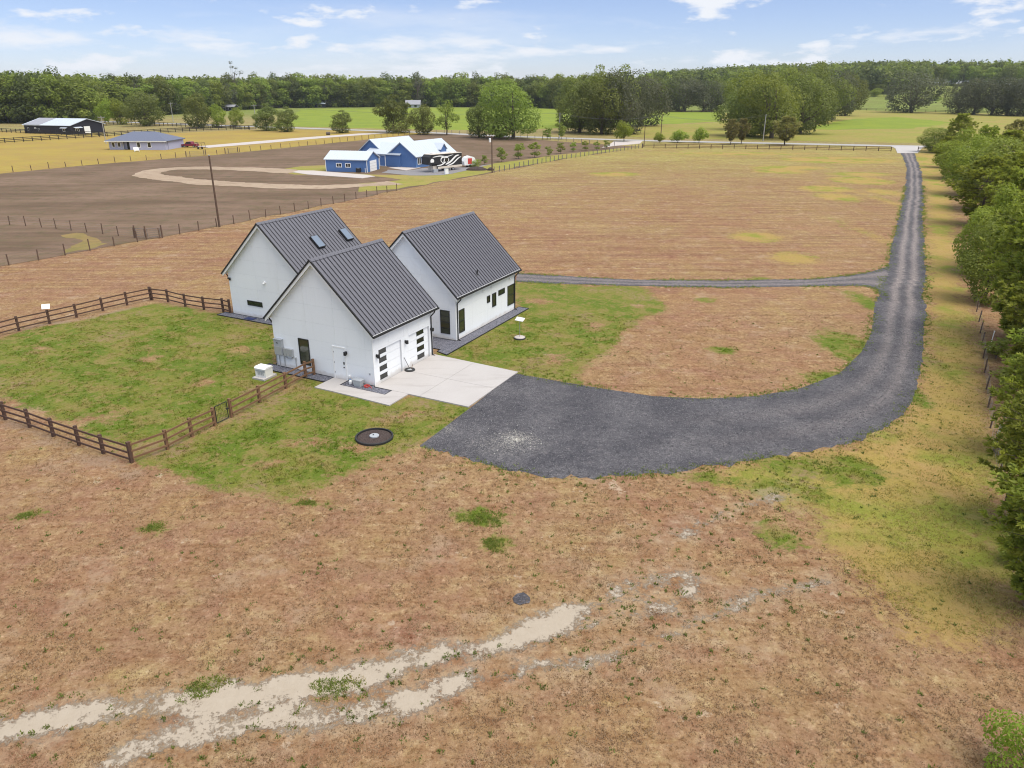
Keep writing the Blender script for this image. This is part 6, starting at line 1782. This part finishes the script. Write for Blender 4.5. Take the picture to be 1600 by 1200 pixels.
def gridval(A, P):
    i = np.clip(np.searchsorted(gx, P[:, 0])-1, 0, nx-2); j = np.clip(np.searchsorted(gy, P[:, 1])-1, 0, ny-2)
    return A.reshape(ny, nx)[j, i]
P = in_view(110000, 14.5, 62, 1.2)
blk = (inside_any(P, [DRIVE_POLY]) > -0.05) | (inside_any(P, HOUSE) > 0)
P = P[~blk]
lw, sn, ol = gridval(A_lawn, P), gridval(A_sand, P), gridval(A_olive, P)
cl = np.sin(P[:, 0]*1.3+np.sin(P[:, 1]*0.9)*2)*np.sin(P[:, 1]*1.7+P[:, 0]*0.4) + rg.normal(0, .6, len(P))
dry = P[(lw < -0.2) & (sn < -0.2) & (cl > 0.0) & (ol < 0)]
verge = P[(lw < -0.2) & (ol > 0) & (cl > -0.2)]
blades('verge_grass', 'short yellowish grass on the strip beside the drive', verge, rg.uniform(.05, .12, len(verge)), rg.uniform(.08, .2, len(verge)), 6, leaf_mat('verge_blades', (0.24, 0.215, 0.05), (0.46, 0.35, 0.14), 0.45), rg, 1.1, 0.018)
blades('dry_grass', 'short dry straw scattered over the brown field', dry, rg.uniform(.03, .085, len(dry)), rg.uniform(.05, .18, len(dry)), 6, M['straw'], rg, 1.25, 0.016)
gr = P[(lw > 0.1) & (cl > 0.1)]
blades('lawn_grass', 'short uneven grass blades on the lawns', gr, rg.uniform(.05, .11, len(gr)), rg.uniform(.08, .22, len(gr)), 7, M['turf'], rg, 0.9, 0.02)
# weeds: more of them near the sand tracks, the drive and the strip on the right
P = in_view(26000, 14.5, 60, 1.1)
blk = (inside_any(P, [DRIVE_POLY]) > -0.05) | (inside_any(P, HOUSE) > 0)
P = P[~blk]
ds = np.min([line_d(P, l) for l, _ in SAND_LINE], 0); dd_ = -inside_any(P, [DRIVE_POLY])
prob = 0.025 + 0.25*np.exp(-ds/1.0) + 0.30*np.exp(-dd_/2.5)*(P[:, 1] < 42)*(dd_ > 0)
W_ = P[(rg.random(len(P)) < prob) & ((gridval(A_sand, P) < 0.1) | (rg.random(len(P)) < 0.12))]
blades('weeds', 'small green weeds dotted over the brown field', W_, rg.uniform(.04, .13, len(W_)), rg.uniform(.06, .17, len(W_)), 14, M['weed'], rg, 1.1, 0.022, cat='weeds')
# thick tussocks on the round green patches
tp_ = []
for b in GREEN_BLOBS[8:16]:
    m = int(330*min(3.0, b[2]*b[3]))+50
    a = rg.uniform(0, 6.283, m); r = rg.random(m)**0.55*(1+0.28*np.sin(3*a+b[0])+0.18*np.sin(5*a+b[1]*3))
    tp_.append(np.column_stack([b[0]+b[2]*r*np.cos(a)*1.05, b[1]+b[3]*r*np.sin(a)*1.05]))
tp_ = np.vstack(tp_)
blades('green_tussocks', 'thick green grass on the round patches in the foreground', tp_, rg.uniform(.04, .10, len(tp_)), np.full(len(tp_), .10), 7, M['tuss'], rg, 0.9, 0.016)
# loose stones on the gravel
P = in_view(90000, 32, 60, 1.0)
P = P[inside_any(P, [DRIVE_POLY]) > 0.05]
def stones(name, label, P, s, mat, rg):
    n = len(P)
    o8 = np.array([(1,0,0),(-1,0,0),(0,1,0),(0,-1,0),(0,0,.8),(0,0,-.5)], float)
    a = rg.uniform(0, 6.28, n); sc = s[:, None, None]*rg.uniform(.6, 1.4, (n, 6, 1))
    v = o8[None]*sc; ca, sa = np.cos(a)[:, None], np.sin(a)[:, None]
    x_, y_ = v[..., 0]*ca - v[..., 1]*sa, v[..., 0]*sa + v[..., 1]*ca
    V_ = np.stack([x_ + P[:, None, 0], y_ + P[:, None, 1], v[..., 2]+0.04], 2).reshape(-1, 3)
    t8 = np.array([(0,2,4),(2,1,4),(1,3,4),(3,0,4),(2,0,5),(1,2,5),(3,1,5),(0,3,5)])
    f = (t8[None] + 6*np.arange(n)[:, None, None]).reshape(-1, 3)
    o = link_mesh(name, np_mesh(name, V_, f, mat, {'tint': ('FACE', np.repeat(rg.random(n), 8))}))
    return tag(o, label, 'stones', kind='stuff')
t = NT('loose_gravel'); M['stone'] = t.principled(t.mix(t.attr('tint'), (0.06, 0.06, 0.068), (0.24, 0.235, 0.24)), 0.9, 0, None, 0.2)
stones('gravel_stones', 'loose grey stones on the gravel driveway', P[:26000], rg.uniform(.018, .042, len(P[:26000])), M['stone'], rg)
b = blob(806, 688, 46, 16)
r = np.abs(rg.normal(0, .55, 420)); a = rg.uniform(0, 6.283, 420)
Pw = np.column_stack([b[0]+b[2]*r*np.cos(a), b[1]+b[3]*r*np.sin(a)])
t = NT('pale_stone'); M['pale_stone'] = t.principled(t.mix(t.attr('tint'), (0.25, 0.23, 0.20), (0.62, 0.60, 0.55)), 0.9, 0, None, 0.2)
stones('pale_stones', 'patch of whitish stones on the gravel driveway', Pw, rg.uniform(.015, .042, 420), M['pale_stone'], rg)

# grass creeping over the edges of the drive and the gravel paths
ed = []
for line, k in ((DR_R, 1.0), (DR_L[:-2], -1.0), (bt, 1), (bb, -1)):
    L_ = np.array(line, float)
    s = np.r_[0, np.cumsum(np.hypot(*np.diff(L_, axis=0).T))]
    m = int(min(s[-1], 260)*16)
    q = rg.uniform(0, s[-1], m); q = q[np.sin(q*0.9)+np.sin(q*0.37+1)+rg.normal(0, .5, m) > -0.5]
    e = np.column_stack([np.interp(q, s, L_[:, 0]), np.interp(q, s, L_[:, 1])])
    tg = np.column_stack([np.interp(q+.5, s, L_[:, 0]), np.interp(q+.5, s, L_[:, 1])]) - e; tg /= np.hypot(*tg.T)[:, None]+1e-9
    nrm_ = np.column_stack([-tg[:, 1], tg[:, 0]])
    ed.append(e + nrm_*rg.normal(0, 0.28, len(e))[:, None])
ed = np.vstack(ed); ed = ed[(ed[:, 1] < 150)]
ed = ed[inside_any(ed, HOUSE) < 0]
blades('edge_grass', 'ragged grass and weeds along the gravel edges', ed, rg.uniform(.05, .16, len(ed)), rg.uniform(.08, .22, len(ed)), 9, M['tuss'], rg, 1.0, 0.022)

o = sheet('gravel_spill', gp([(801,935),(808,928),(818,926),(828,934),(827,943),(812,946),(803,942)]), 0.02, M['gravel'], 0.15, 0.05)
